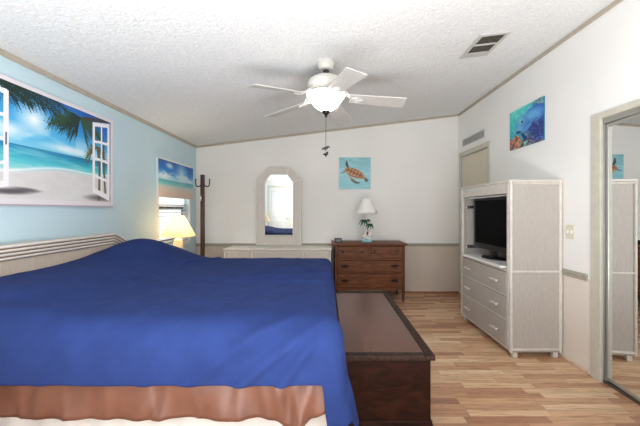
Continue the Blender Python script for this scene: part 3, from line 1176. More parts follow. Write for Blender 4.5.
for k in range(3):
    z0 = 0.095 + 0.205 * k
    d_ = obj('drawer', box(new(), -1.03, -0.34, WY0 + 0.002, WY0 + 0.02, z0, z0 + 0.195, 0.004), m_whitewash_lit, wd)
    for x in (-0.85, -0.52):
        obj('handle', tube(new(), [(x - 0.05, WY0 - 0.012, z0 + 0.1), (x + 0.05, WY0 - 0.012, z0 + 0.1)], 0.008, 8), m_trim_pale_lit, d_, True)
for x0, x1, hx in ((WX0 + 0.035, -1.07, -1.10), (-0.30, WX1 - 0.035, -0.27)):
    d_ = obj('cabinet_door', box(new(), x0, x1, WY0 + 0.002, WY0 + 0.02, 0.095, 0.70, 0.004), m_whitewash_lit, wd)
    obj('handle', tube(new(), [(hx, WY0 - 0.012, 0.36), (hx, WY0 - 0.012, 0.46)], 0.008, 8), m_trim_pale_lit, d_, True)
for x in (WX0 + 0.05, WX1 - 0.05):
    for y in (WY0 + 0.05, WY1 - 0.05):
        obj('foot', lathe(new(), [(0.022, 0), (0.026, 0.02), (0.026, 0.065)], (x, y, 0), 14), m_trim_pale_lit, wd, True)

YM = 5.028
mr = thing('dresser_mirror', 'arched mirror with wide whitewashed frame standing on the low dresser', 'mirror', (-0.725, 5.04, WZ))
outer = [(-1.075, WZ + 0.001), (-1.075, 1.780), (-0.890, 1.968), (-0.562, 1.968), (-0.378, 1.780), (-0.378, WZ + 0.001)]
inner = [(-0.944, 0.915), (-0.944, 1.727), (-0.853, 1.846), (-0.606, 1.846), (-0.514, 1.727), (-0.514, 0.915)]


def ring(bm, A, B, y0, y1):
    n = len(A)
    va = [[bm.verts.new((p[0], y, p[1])) for p in A] for y in (y0, y1)]
    vb = [[bm.verts.new((p[0], y, p[1])) for p in B] for y in (y0, y1)]
    for i in range(n):
        j = (i + 1) % n
        bm.faces.new([va[0][i], va[0][j], vb[0][j], vb[0][i]])
        bm.faces.new([va[1][i], va[1][j], vb[1][j], vb[1][i]])
        bm.faces.new([va[0][i], va[0][j], va[1][j], va[1][i]])
        bm.faces.new([vb[0][i], vb[0][j], vb[1][j], vb[1][i]])
    return bm


obj('frame', ring(new(), outer, inner, YM - 0.012, YM + 0.025), m_whitewash_lit, mr)
bm = new()
ins = lambda P, d, cx_=-0.7265, cz=1.4: [(p[0] + (d if p[0] < cx_ else -d), p[1] + (d if p[1] < cz else -d * 0.8)) for p in P]
for P, r in ((ins(outer, 0.010), 0.011), (ins(inner, -0.006), 0.008)):
    tube(bm, [(p[0], YM - 0.016, p[1]) for p in P], r, 8, closed=True)
for a, b in zip(ins(outer, 0.012), ins(inner, -0.008)):
    if a[1] > 1.0:
        tube(bm, [(a[0], YM - 0.014, a[1]), (b[0], YM - 0.014, b[1])], 0.006, 6)
for x in (-0.949, -0.509):
    tube(bm, [(x, YM - 0.014, WZ + 0.012), (x, YM - 0.014, 0.92)], 0.006, 6)
obj('frame_trim', bm, m_trim_pale_lit, mr, True)
bm = prism(new(), inner, 'y', YM - 0.002, YM + 0.006)
obj('mirror_glass', bm, m_mirror, mr)

# ------------------------------------------------------------------ armoire with television
AX0, AX1, AY0, AY1, AZ = 1.611, 2.073, 2.846, 3.885, 1.568
ar = thing('armoire', 'whitewashed rattan armoire with open television bay and three drawers', 'armoire', (1.84, 3.39, 0))
for y0, y1, nm in ((AY0 + 0.006, AY0 + 0.024, 'near'), (AY1 - 0.024, AY1 - 0.006, 'far')):
    sp = obj('side_panel', box(new(), AX0 + 0.012, AX1, y0, y1, 0.055, AZ - 0.02, 0.002), m_whitewash, ar)
    bm = new()
    yy = AY0 + 0.008 if nm == 'near' else AY1 - 0.008
    for x in (AX0 + 0.014, AX1 - 0.014):
        tube(bm, [(x, yy, 0.05), (x, yy, AZ - 0.02)], 0.0155, 10)
    for z in (0.075, 0.757, AZ - 0.035):
        tube(bm, [(AX0 + 0.012, yy, z), (AX1 - 0.012, yy, z)], 0.012, 8)
    obj('bamboo_trim', bm, m_wash_trim, sp, True)
obj('back_panel', box(new(), AX1 - 0.014, AX1, AY0 + 0.02, AY1 - 0.02, 0.06, AZ - 0.02), m_whitewash, ar)
obj('top', box(new(), AX0 - 0.006, AX1 + 0.004, AY0 - 0.004, AY1 + 0.004, AZ - 0.024, AZ, 0.009, 3), m_wash_trim, ar)
obj('shelf', box(new(), AX0 + 0.006, AX1 - 0.014, AY0 + 0.024, AY1 - 0.024, 0.745, 0.770, 0.004), m_wash_trim, ar)
obj('front_frieze', box(new(), AX0 + 0.004, AX0 + 0.026, AY0 + 0.024, AY1 - 0.024, 1.448, AZ - 0.022, 0.003), m_wash_trim, ar)
bm = new()
box(bm, AX0 - 0.002, AX0 + 0.024, AY0 + 0.022, AY0 + 0.052, 0.06, AZ - 0.022, 0.004)
box(bm, AX0 - 0.002, AX0 + 0.024, AY1 - 0.050, AY1 - 0.022, 0.06, AZ - 0.022, 0.004)
for z in (0.06, 0.305, 0.525):
    box(bm, AX0 + 0.002, AX0 + 0.024, AY0 + 0.05, AY1 - 0.05, z, z + 0.02, 0.003)
obj('face_frame', bm, m_wash_trim, ar)
for z0, z1 in ((0.083, 0.302), (0.328, 0.522), (0.548, 0.742)):
    d_ = obj('drawer', box(new(), AX0 - 0.004, AX0 + 0.30, AY0 + 0.056, AY1 - 0.054, z0, z1, 0.004), m_whitewash, ar)
    for y in (AY0 + 0.23, AY1 - 0.23):
        bm = new()
        tube(bm, [(AX0 - 0.030, y - 0.058, (z0 + z1) / 2), (AX0 - 0.030, y + 0.058, (z0 + z1) / 2)], 0.0105, 10)
        for q in (-0.035, 0.035):
            tube(bm, [(AX0 - 0.002, y + q, (z0 + z1) / 2), (AX0 - 0.028, y + q, (z0 + z1) / 2)], 0.006, 8)
        obj('handle', bm, m_wash_trim, d_, True)
bm = box(new(), AX0 + 0.02, AX1 - 0.01, AY0 + 0.02, AY1 - 0.02, 0.045, 0.062, 0.002)
obj('bottom_panel', bm, m_wash_trim, ar)
for x in (AX0 + 0.03, AX1 - 0.075):
    for y in (AY0 + 0.01, AY1 - 0.055):
        obj('foot', box(new(), x, x + 0.045, y, y + 0.045, 0, 0.05, 0.006), m_wash_trim, ar)
bm = box(new(), AX0 - 0.03, AX1 - 0.06, AY0 + 0.10, AY1 - 0.12, 0.772, 0.794, 0.006)
obj('swivel_tray', bm, m_white_gloss, ar)
for z in (0.868, 1.335):
    bm = box(new(), AX0 + 0.05, AX1 - 0.03, AY1 - 0.034, AY1 - 0.024, z - 0.018, z + 0.018, 0.003)
    box(bm, AX0 + 0.05, AX0 + 0.12, AY1 - 0.044, AY1 - 0.032, z - 0.012, z + 0.012, 0.003)
    r_ = obj('door_slide', bm, m_chrome, ar)
    r_['label'] = 'chrome sliding bracket'
bm = box(new(), AX0 + 0.035, AX0 + 0.06, AY0 + 0.1, AY1 - 0.1, 1.425, 1.445, 0.003)
obj('top_rail', bm, m_chrome, ar)

TVX = 1.725
tv = thing('television', 'black flat screen television inside the whitewashed armoire', 'television', (1.78, 3.40, 0.794))
TY_0, TY_1, TZ_0, TZ_1 = 3.02, 3.78, 0.875, 1.425
bm = box(new(), TVX + 0.004, TVX + 0.06, TY_0 + 0.01, TY_1 - 0.01, TZ_0 + 0.01, TZ_1 - 0.01, 0.012)
frame_rect(bm, 'x', TVX - 0.004, TVX + 0.020, TY_0, TY_1, TZ_0, TZ_1, 0.020, 0.004)
box(bm, TVX - 0.004, TVX + 0.020, TY_0 + 0.02, TY_1 - 0.02, TZ_0 + 0.02, TZ_0 + 0.060, 0.004)
obj('housing', bm, m_black, tv)
obj('screen', box(new(), TVX - 0.001, TVX + 0.006, TY_0 + 0.018, TY_1 - 0.018, TZ_0 + 0.058, TZ_1 - 0.018), m_screen, tv)
bm = box(new(), TVX + 0.01, TVX + 0.04, 3.34, 3.46, 0.81, 0.90, 0.004)
lathe(bm, [(0.001, 0.001), (0.17, 0.001), (0.165, 0.012), (0.05, 0.022)], (TVX + 0.03, 3.40, 0.794), 32, False, True, 0.62, 1.0)
obj('stand', bm, m_black, tv, True)
obj('badge', box(new(), TVX - 0.0065, TVX - 0.003, 3.385, 3.415, TZ_0 + 0.028, TZ_0 + 0.036), m_chrome, tv)

# ------------------------------------------------------------------ ceiling fan
FX, FY = 0.0, 2.74
ZC = zc(FX)
fan = thing('ceiling_fan', 'white five blade ceiling fan with frosted glass light bowl', 'ceiling fan', (FX, FY, ZC))
bm = lathe(new(), [(0.070, ZC + 0.004), (0.073, ZC - 0.01), (0.068, ZC - 0.040), (0.056, ZC - 0.064), (0.030, ZC - 0.070)], (FX, FY, 0), 32)
obj('canopy', bm, m_fan, fan, True)
bm = new()
ball(bm, (FX, FY, ZC - 0.078), 0.026, 14)
obj('hanger_ball', bm, m_black, fan, True)
obj('downrod', tube(new(), [(FX, FY, ZC - 0.08), (FX, FY, 2.40)], 0.011, 12), m_fan, fan, True)
bm = lathe(new(), [(0.03, 2.432), (0.05, 2.425), (0.105, 2.413), (0.142, 2.392), (0.156, 2.366), (0.158, 2.328), (0.150, 2.312)], (FX, FY, 0), 48)
mh = obj('motor_housing', bm, m_fan, fan, True)
bm = lathe(new(), [(0.146, 2.314), (0.148, 2.300), (0.132, 2.280), (0.118, 2.268), (0.09, 2.262)], (FX, FY, 0), 48)
for k in range(20):
    a = 2 * PI * k / 20
    tube(bm, [(FX + 0.150 * math.cos(a + d_), FY + 0.150 * math.sin(a + d_), 2.300 + h_) for d_, h_ in ((-0.1, -0.012), (-0.04, 0.008), (0.03, -0.008), (0.1, 0.010))], 0.0045, 5)
obj('scroll_ring', bm, m_fan, mh, True)


def fan_blade(phi):
    bm = new()
    u0, u1 = 0.200, 0.663
    n = 12
    top, bot = [], []
    P = []
    for i in range(n + 1):
        t = i / n
        u = u0 + (u1 - u0) * t
        w = 0.058 + 0.017 * t
        if t > 0.93:
            w *= 0.95
        P.append((u, w))
    for (sgn) in (1, -1):
        rows = []
        for (u, w) in P:
            row = []
            for q in (-1, -0.5, 0, 0.5, 1):
                s = q * w
                if u >= u1 - 1e-6:
                    pass
                z = 2.236 - 0.035 * (u - 0.235) / 0.428 + (-s) * math.tan(math.radians(12)) + sgn * 0.0035
                row.append(bm.verts.new((FX + u * math.cos(phi) - s * math.sin(phi), FY + u * math.sin(phi) + s * math.cos(phi), z)))
            rows.append(row)
        for A, B in zip(rows[:-1], rows[1:]):
            for i in range(4):
                bm.faces.new([A[i], A[i + 1], B[i + 1], B[i]])
        (top if sgn == 1 else bot).extend(rows)
    edge = lambda R: [r[0] for r in R] + R[-1][1:] + [r[-1] for r in R[::-1]][1:] + R[0][::-1][1:-1]
    A, B = edge(top), edge(bot)
    for i in range(len(A)):
        j = (i + 1) % len(A)
        bm.faces.new([A[i], A[j], B[j], B[i]])
    return bm


def blade_iron(phi):
    bm = new()
    R2 = lambda u, s, z: (FX + u * math.cos(phi) - s * math.sin(phi), FY + u * math.sin(phi) + s * math.cos(phi), z)
    for s in (-1, 1):
        tube(bm, [R2(0.125, 0.012 * s, 2.288), R2(0.165, 0.03 * s, 2.285), R2(0.20, 0.028 * s, 2.260), R2(0.225, 0.012 * s, 2.236), R2(0.262, 0.034 * s, 2.224 - s * 0.007)], 0.0065, 6)
    tube(bm, [R2(0.12, 0, 2.288), R2(0.19, 0, 2.265), R2(0.25, 0, 2.232), R2(0.31, 0, 2.222)], [0.008, 0.008, 0.010, 0.006], 6)
    # plate screwed under the blade root
    pts = []
    for k in range(14):
        a = 2 * PI * k / 14
        pts.append((0.265 + 0.042 * math.cos(a), 0.036 * math.sin(a)))
    A = [bm.verts.new(R2(u, s, 2.236 - 0.035 * (u - 0.235) / 0.428 - s * 0.2126 - 0.0045)) for u, s in pts]
    B = [bm.verts.new(R2(u, s, 2.236 - 0.035 * (u - 0.235) / 0.428 - s * 0.2126 - 0.009)) for u, s in pts]
    bm.faces.new(A)
    bm.faces.new(B[::-1])
    for i in range(14):
        bm.faces.new([A[i], B[i], B[(i + 1) % 14], A[(i + 1) % 14]])
    return bm


for k in range(5):
    phi = 2 * PI * k / 5 - 0.004
    b_ = obj('blade', fan_blade(phi), m_blade, fan)
    obj('blade_iron', blade_iron(phi), m_fan, b_, True)
obj('bowl_fitter', lathe(new(), [(0.09, 2.279), (0.158, 2.279), (0.167, 2.274), (0.167, 2.268), (0.09, 2.268)], (FX, FY, 0), 48), m_fan, fan, True)
bm = lathe(new(), [(0.164, 2.2675), (0.161, 2.260), (0.151, 2.245), (0.132, 2.218), (0.109, 2.187), (0.080, 2.159), (0.046, 2.138), (0.012, 2.128)], (FX, FY, 0), 48, False, True)
obj('light_bowl', bm, m_bowl, fan, True)
bm = lathe(new(), [(0.034, 2.132), (0.032, 2.122), (0.020, 2.108), (0.010, 2.098), (0.012, 2.090), (0.004, 2.078)], (FX, FY, 0), 20)
obj('finial', bm, m_dark_metal, fan, True)
bm = tube(new(), [(FX, FY, 2.085), (FX - 0.002, FY, 1.835)], 0.0022, 6)
obj('pull_chain', bm, m_dark_metal, fan, True)
for (dx, dz, tilt) in ((-0.006, 1.822, 0.35), (0.004, 1.768, -0.3)):
    bm = new()
    # little bird shaped pull: body, wings, tail
    if tilt > 0:
        tube(bm, [(FX - 0.038, FY, dz - 0.012), (FX - 0.018, FY, dz - 0.002), (FX + 0.004, FY, dz), (FX + 0.020, FY, dz + 0.012), (FX + 0.034, FY, dz + 0.008)], [0.003, 0.009, 0.012, 0.008, 0.002], 8)
        tube(bm, [(FX - 0.004, FY, dz), (FX - 0.008, FY + 0.012, dz - 0.02)], [0.007, 0.002], 6)
    else:
        tube(bm, [(FX - 0.026, FY, dz + 0.002), (FX - 0.006, FY, dz), (FX + 0.008, FY, dz + 0.006), (FX + 0.014, FY, dz + 0.024)], [0.003, 0.012, 0.014, 0.004], 8)
        tube(bm, [(FX, FY, dz), (FX - 0.002, FY, dz - 0.022)], [0.011, 0.003], 6)
        tube(bm, [(FX, FY, dz), (FX, FY, dz + 0.07)], 0.0015, 5)
    obj('chain_pull', bm, m_black, fan, True)

# ------------------------------------------------------------------ vents
VX0, VX1, VY0, VY1 = 1.225, 1.475, 2.58, 2.98
cvn = thing('ceiling_vent', 'rectangular ceiling air vent with two rows of dark louvres', 'vent', (1.35, 2.78, zc(1.35)))


def on_ceiling(bm):
    for v_ in bm.verts:
        v_.co.z += zc(v_.co.x)
    return bm


bm = new()
box(bm, VX0, VX0 + 0.03, VY0, VY1, -0.012, 0.0, 0.003)
box(bm, VX1 - 0.03, VX1, VY0, VY1, -0.012, 0.0, 0.003)
for y0, y1 in ((VY0, VY0 + 0.03), (2.745, 2.765), (2.895, VY1)):
    box(bm, VX0 + 0.03, VX1 - 0.03, y0, y1, -0.012, 0.0, 0.003)
obj('frame', on_ceiling(bm), m_vent_frame, cvn)
bm = box(new(), VX0 + 0.02, VX1 - 0.02, VY0 + 0.02, 2.90, -0.003, 0.0005)
obj('shade_backing', on_ceiling(bm), m_vent_dark, cvn)  # dark flat sheet painted in for the shade behind the louvres
bm = new()
for (ya, yb) in ((VY0 + 0.03, 2.745), (2.765, 2.895)):
    for k in range(7):
        y = ya + (yb - ya) * (k + 0.5) / 7
        prism(bm, [(y - 0.008, -0.010), (y + 0.004, -0.003), (y + 0.006, -0.004), (y - 0.006, -0.0115)], 'x', VX0 + 0.03, VX1 - 0.03)
obj('louvres', on_ceiling(bm), m_vent, cvn)

wv = thing('wall_vent', 'long narrow wall vent grille above the passage door', 'vent', (XR, 4.60, 2.31))
bm = frame_rect(new(), 'x', XR - 0.012, XR, 4.25, 4.93, 2.255, 2.362, 0.016, 0.003)
obj('frame', bm, m_vent_frame, wv)
obj('shade_backing', box(new(), XR - 0.003, XR, 4.26, 4.92, 2.262, 2.355), plain('grey vent cavity', (92, 92, 92), 0.8), wv)  # grey sheet stands in for the shade between the slats
bm = new()
for k in range(34):
    y = 4.27 + 0.64 * (k + 0.5) / 34
    box(bm, XR - 0.009, XR - 0.003, y - 0.0030, y + 0.0030, 2.27, 2.347)
box(bm, XR - 0.011, XR - 0.002, 4.583, 4.597, 2.27, 2.347)
obj('louvres', bm, plain('grey louvre', (160, 160, 156), 0.5), wv)

# light switch
sw = thing('light_switch', 'double light switch plate on the wall beside the mirrored closet', 'switch', (XR, 2.765, 1.115))
obj('plate', box(new(), XR - 0.007, XR, 2.720, 2.810, 1.055, 1.175, 0.003), plain('ivory plastic', (214, 208, 190), 0.4, var=0.02), sw)
for y in (2.743, 2.787):
    obj('toggle', box(new(), XR - 0.016, XR - 0.006, y - 0.006, y + 0.006, 1.102, 1.128, 0.002), m_white_gloss, sw)

# ------------------------------------------------------------------ pictures
m_print = print_mat('printed canvas', 0.5)

# beach mural seen through a printed window
PY0, PY1, PZ0, PZ1 = 1.745, 3.065, 1.325, 2.143
pw = thing('beach_picture', 'large beach picture with printed open white window shutters on the blue wall', 'picture', (XL, (PY0 + PY1) / 2, PZ0))
obj('panel', box(new(), XL, XL + 0.022, PY0, PY1, PZ0, PZ1, 0.002), plain('white panel edge', (226, 222, 222), 0.5), pw)
cv = Canvas(230, 142, 1.61)
cv.vgrad([(0, (4, 74, 158)), (0.22, (18, 122, 196)), (0.42, (92, 186, 226)), (0.505, (140, 204, 226)), (0.508, (10, 104, 152)),
          (0.56, (24, 146, 176)), (0.63, (84, 194, 202)), (0.70, (150, 214, 214)), (0.74, (218, 218, 219)), (1, (202, 199, 200))])
cv.ell(0.37, 0.27, 0.22, 0.26, (96, 194, 240), 0, 0.9, 0.6)
cv.ell(0.37, 0.27, 0.065, 0.085, (255, 255, 255), 0, 0.95, 0.95)
cl = fbm(cv.U * 7, cv.V * 9, 4)
cv.mix(np.clip((cl - 0.5) * 6, 0, 1) * smoothstep(0.26, 0.42, cv.V) * (1 - smoothstep(0.47, 0.50, cv.V)) * 0.45, (236, 246, 250))
cv.ell(0.24, 0.40, 0.07, 0.05, (236, 244, 250), 0, 0.7, 0.85)
cv.ell(0.62, 0.46, 0.16, 0.03, (240, 248, 252), 0, 0.6, 0.7)
shore = 0.73 - 0.11 * cv.U + 0.02 * np.sin(cv.U * 9)
below = cv.V > 0.507
wv_ = np.clip((fbm(cv.U * 6, cv.V * 40, 3) - 0.55) * 5, 0, 1)
cv.mix(wv_ * below * (cv.V < shore) * 0.35, (200, 238, 238))
cv.mix(smoothstep(0, 0.03, cv.V - shore) * below, (218, 216, 216))
cv.mix(np.exp(-((cv.V - shore) / 0.012) ** 2) * below * 0.8, (244, 248, 248))
cv.mix((fbm(cv.U * 14, cv.V * 22, 3) - 0.3) * (cv.V > shore + 0.03) * 0.35, (186, 174, 166))
cv.ell(0.25, 0.885, 0.11, 0.022, (70, 64, 70), -0.05, 0.5, 0.85)
cv.ell(0.33, 0.865, 0.07, 0.014, (90, 84, 88), 0.1, 0.5, 0.75)
cv.ell(0.90, 0.90, 0.14, 0.030, (84, 78, 80), 0, 0.5, 0.8)
DG = (22, 46, 38)
DG2 = (44, 78, 50)
for bu, tu, tv, sg, lf in ((0.05, 0.34, 0.05, 0.10, 0.13), (0.12, 0.44, 0.04, 0.10, 0.12), (0.20, 0.52, 0.05, 0.12, 0.10), (0.30, 0.60, 0.06, 0.14, 0.08),
                           (0.02, 0.28, 0.10, 0.06, 0.12), (0.36, 0.62, 0.03, 0.08, 0.07), (0.16, 0.36, 0.12, 0.04, 0.08)):
    cv.frond((bu, 0.02), (tu, tv), sg, DG, lf, 20)
for tip, sg in (((0.46, 0.22), 0.05), ((0.48, 0.14), 0.10), ((0.52, 0.06), 0.20), ((0.60, 0.03), 0.30), ((0.86, 0.05), 0.24), ((0.90, 0.14), 0.16),
                ((0.62, 0.28), 0.05), ((0.74, 0.28), 0.06), ((0.54, 0.26), 0.03), ((0.82, 0.24), 0.06), ((0.66, 0.20), 0.10)):
    cv.frond((0.69, 0.11), tip, sg, DG2 if random.random() < 0.45 else DG, 0.10, 18)
cv.stroke([(0.72, 0.10), (0.90, 0.05), (1.0, 0.0)], 0.016, (70, 58, 48))
for tip, sg in (((0.74, 0.40), 0.10), ((0.76, 0.34), 0.20), ((0.92, 0.38), 0.12), ((0.86, 0.44), 0.12)):
    cv.frond((0.83, 0.36), tip, sg, (92, 92, 48), 0.075, 14)
cv.stroke([(0.845, 0.36), (0.862, 0.6), (0.855, 0.92)], 0.016, (96, 84, 72))
cv.stroke([(0.90, 0.30), (0.905, 0.6), (0.92, 0.90)], 0.014, (84, 74, 66))
WH = (240, 238, 242)


def casement(x0, x1, t0, t1, b0, b1, hinge):
    """perspective drawn shutter with two by four panes between x0 (free edge) and x1 (hinge)"""
    def pt(a, b):
        x = x0 + (x1 - x0) * a
        t = t0 + (t1 - t0) * a
        bb = b0 + (b1 - b0) * a
        return (x, t + (bb - t) * b)
    def bar(a0, a1, c0, c1, col):
        cv.poly([pt(a0, c0), pt(a1, c0), pt(a1, c1), pt(a0, c1)], col)
    panes = cv.A.copy()
    for a0, a1 in ((0, 0.14), (0.46, 0.55), (0.84, 1.0)):
        bar(a0, a1, 0, 1, WH)
    for c0, c1 in ((0, 0.055), (0.25, 0.285), (0.49, 0.525), (0.735, 0.77), (0.93, 1.0)):
        bar(0, 1, c0, c1, WH)
    bar(0.97, 1.0, 0.0, 1.0, (150, 146, 156))


casement(0.795, 0.965, 0.105, 0.055, 0.845, 0.935, 1)
casement(0.235, 0.045, 0.105, 0.055, 0.845, 0.935, -1)
cv.stroke([(0.222, 0.44), (0.222, 0.52)], 0.008, (80, 90, 110))
b = 0.030
fr_ = np.clip(((cv.U < 0.026) | (cv.U > 0.974) | (cv.V < 0.036) | (cv.V > 0.945)).astype(float), 0, 1)
cv.mix(fr_, (226, 220, 224))
cv.mix((cv.V > 0.985).astype(float), (176, 168, 178))
cv.mix((((cv.U > 0.968) & (cv.U < 0.976)) & (cv.V > 0.036)).astype(float), (178, 172, 182))
print_mesh('print', cv, lambda u, v: (XL + 0.0232, PY0 + 0.002 + (PY1 - PY0 - 0.004) * u, PZ1 - 0.002 - (PZ1 - PZ0 - 0.004) * v), m_print, pw)

# turtle canvas on the back wall
TXa, TXb, TZa, TZb = 0.205, 0.692, 1.628, 2.116
tp = thing('turtle_picture', 'square turquoise canvas of a swimming sea turtle above the oak dresser', 'picture', ((TXa + TXb) / 2, YB, TZa))
obj('canvas', box(new(), TXa, TXb, YB - 0.028, YB, TZa, TZb, 0.003), m_canvas_side, tp)
cv = Canvas(110, 110, 1.0)
cv.vgrad([(0, (126, 184, 194)), (0.5, (150, 206, 214)), (1, (140, 200, 210))])
st = fbm(cv.U * 4, cv.V * 22, 3)
cv.mix(np.clip((st - 0.52) * 5, 0, 1) * 0.5, (184, 226, 230))
SK = (58, 70, 78)
SP = (178, 162, 140)
cv.poly([(0.27, 0.36), (0.20, 0.24), (0.21, 0.14), (0.25, 0.08), (0.275, 0.18), (0.31, 0.30), (0.34, 0.36)], SK)
cv.poly([(0.20, 0.42), (0.10, 0.46), (0.04, 0.50), (0.10, 0.50), (0.20, 0.47)], (124, 128, 140))
cv.ell(0.25, 0.42, 0.075, 0.058, (150, 104, 78), 0.4, 0.2)
cv.poly([(0.26, 0.50), (0.32, 0.52), (0.44, 0.66), (0.54, 0.74), (0.68, 0.80), (0.62, 0.84), (0.50, 0.83), (0.38, 0.74)], SP)
cv.poly([(0.36, 0.66), (0.44, 0.70), (0.56, 0.77), (0.68, 0.80), (0.62, 0.84), (0.50, 0.83), (0.40, 0.75)], (88, 98, 104))
cv.poly([(0.80, 0.62), (0.88, 0.66), (0.93, 0.70), (0.92, 0.77), (0.84, 0.78), (0.80, 0.72)], (92, 98, 92))
cv.ell(0.50, 0.50, 0.34, 0.135, (196, 150, 110), 0.42, 0.08)
cv.ell(0.50, 0.475, 0.30, 0.105, (170, 112, 76), 0.42, 0.12)
sc_ = np.abs(np.sin((cv.U * 0.91 + cv.V * 0.41) * 30)) * np.abs(np.sin((cv.V * 0.91 - cv.U * 0.41) * 26))
d_ = ((cv.U - 0.5) * 0.913 + (cv.V - 0.475) * 0.408) / 0.28
e_ = (-(cv.U - 0.5) * 0.408 + (cv.V - 0.475) * 0.913) / 0.10
cv.mix((d_ ** 2 + e_ ** 2 < 1) * (sc_ < 0.22) * 0.75, (92, 62, 48))
cv.mix((d_ ** 2 + e_ ** 2 < 1) * (sc_ > 0.7) * 0.6, (222, 166, 118))
cv.stroke([(0.28, 0.52), (0.42, 0.60), (0.60, 0.63), (0.78, 0.66)], 0.010, (110, 62, 50))
cv.ell(0.215, 0.41, 0.014, 0.014, (30, 30, 34))
print_mesh('print', cv, lambda u, v: (TXa + (TXb - TXa) * u, YB - 0.0288, TZb - (TZb - TZa) * v), m_print, tp)

# manatee canvas on the right wall
MY0, MY1, MZ0, MZ1 = 3.085, 3.655, 1.965, 2.385
mp_ = thing('manatee_picture', 'blue and teal canvas of a manatee over a reef high on the right wall', 'picture', (XR, (MY0 + MY1) / 2, MZ0))
obj('canvas', box(new(), XR - 0.012, XR, MY0, MY1, MZ0, MZ1, 0.003), plain('teal canvas edge', (40, 120, 150), 0.6), mp_)
cv = Canvas(120, 96, 1.25)
cv.vgrad([(0, (84, 204, 194)), (0.45, (40, 178, 186)), (1, (30, 136, 166))])
cv.mix(smoothstep(0.45, 1.0, cv.U) * 0.6, (70, 116, 190))
nz = fbm(cv.U * 10, cv.V * 10, 4)
cv.mix(np.clip((nz - 0.55) * 6, 0, 1) * 0.5, (150, 232, 216))
cv.poly([(0.72, 0.04), (1.0, 0.0), (1.0, 0.22), (0.86, 0.16)], (112, 160, 168))
cv.mix(((cv.U > 0.72) & (cv.V < 0.2)) * np.clip((fbm(cv.U * 30, cv.V * 30, 2) - 0.5) * 6, 0, 1) * 0.8, (40, 70, 96))
reef = cv.V > 0.68 + 0.10 * cv.U + 0.05 * np.sin(cv.U * 21)
rn = fbm(cv.U * 24, cv.V * 20, 3)
cv.mix(reef.astype(float), (142, 76, 62))
cv.mix(reef * np.clip((rn - 0.5) * 8, 0, 1), (214, 150, 112))
cv.mix(reef * np.clip((0.42 - rn) * 10, 0, 1), (70, 60, 66))
cv.mix(reef * (cv.U > 0.34) * (cv.U < 0.66) * np.clip((rn - 0.40) * 5, 0, 1), (96, 200, 190))
BD = (40, 92, 186)
cv.poly([(0.42, 0.30), (0.58, 0.14), (0.80, 0.10), (1.0, 0.16), (1.0, 0.95), (0.84, 0.98), (0.72, 0.84), (0.60, 0.66), (0.46, 0.58)], BD)
cv.ell(0.82, 0.70, 0.24, 0.30, (28, 36, 110), 0.3, 0.4, 0.85)
cv.ell(0.70, 0.30, 0.26, 0.14, (104, 186, 226), 0.15, 0.6, 0.8)
cv.ell(0.38, 0.40, 0.17, 0.19, (70, 140, 200), 0.3, 0.15)
cv.ell(0.34, 0.33, 0.10, 0.10, (120, 206, 216), 0.2, 0.6, 0.7)
cv.ell(0.30, 0.53, 0.115, 0.085, (104, 164, 208), 0.2, 0.2)
cv.ell(0.29, 0.60, 0.09, 0.035, (28, 60, 130), 0.2, 0.3)
cv.ell(0.40, 0.37, 0.026, 0.030, (16, 24, 60))
cv.poly([(0.44, 0.58), (0.58, 0.48), (0.68, 0.46), (0.66, 0.56), (0.54, 0.66), (0.42, 0.68)], (74, 140, 204))
cv.poly([(0.36, 0.66), (0.44, 0.66), (0.56, 0.80), (0.50, 0.88), (0.42, 0.80)], (24, 44, 116))
cv.stroke([(0.42, 0.68), (0.54, 0.66), (0.66, 0.56)], 0.012, (20, 40, 110))
sp_ = fbm(cv.U * 34, cv.V * 34, 2)
cv.mix((cv.U > 0.62) * (cv.V > 0.22) * (sp_ > 0.66) * 0.6, (110, 176, 226))
print_mesh('print', cv, lambda u, v: (XR - 0.0128, MY1 - (MY1 - MY0) * u, MZ1 - (MZ1 - MZ0) * v), m_print, mp_)

# ------------------------------------------------------------------ window shade and blind
SHY0, SHY1, SHZ0, SHZ1 = 3.84, 4.845, 1.455, 1.915
rs = thing('window_shade', 'window shade printed with a blue sky and beach over the side window', 'window shade', (XL, (SHY0 + SHY1) / 2, SHZ1))
bm = box(new(), XL + 0.0445, XL + 0.0475, SHY0, SHY1, SHZ0, SHZ1)
obj('fabric', bm, m_skirt, rs)
bm = tube(new(), [(XL + 0.032, SHY0 + 0.005, SHZ1 - 0.012), (XL + 0.032, SHY1 - 0.005, SHZ1 - 0.012)], 0.012, 10)
for y in (SHY0 + 0.02, SHY1 - 0.03):
    box(bm, XL + 0.0125, XL + 0.035, y, y + 0.012, SHZ1 - 0.028, SHZ1 - 0.004)
obj('roller', bm, m_white, rs, True)
cv = Canvas(110, 64, 2.0)
cv.vgrad([(0, (16, 84, 172)), (0.25, (30, 124, 204)), (0.45, (120, 196, 232)), (0.50, (196, 228, 238)), (0.53, (90, 178, 190)),
          (0.62, (126, 204, 204)), (0.70, (206, 214, 208)), (0.78, (222, 206, 192)), (1, (216, 200, 186))])
cl = fbm(cv.U * 8, cv.V * 11, 4)
cv.mix(np.clip((cl - 0.5) * 6, 0, 1) * smoothstep(0.22, 0.36, cv.V) * (1 - smoothstep(0.46, 0.52, cv.V)) * 0.85, (236, 244, 250))
cv.ell(0.62, 0.26, 0.12, 0.20, (200, 236, 252), 0, 0.95, 0.85)
cv.ell(0.28, 0.12, 0.09, 0.07, (226, 236, 246), 0.3, 0.6, 0.8)
cv.ell(0.15, 0.42, 0.22, 0.05, (238, 244, 250), 0, 0.5, 0.8)
cv.ell(0.75, 0.44, 0.22, 0.05, (230, 240, 248), 0, 0.5, 0.7)
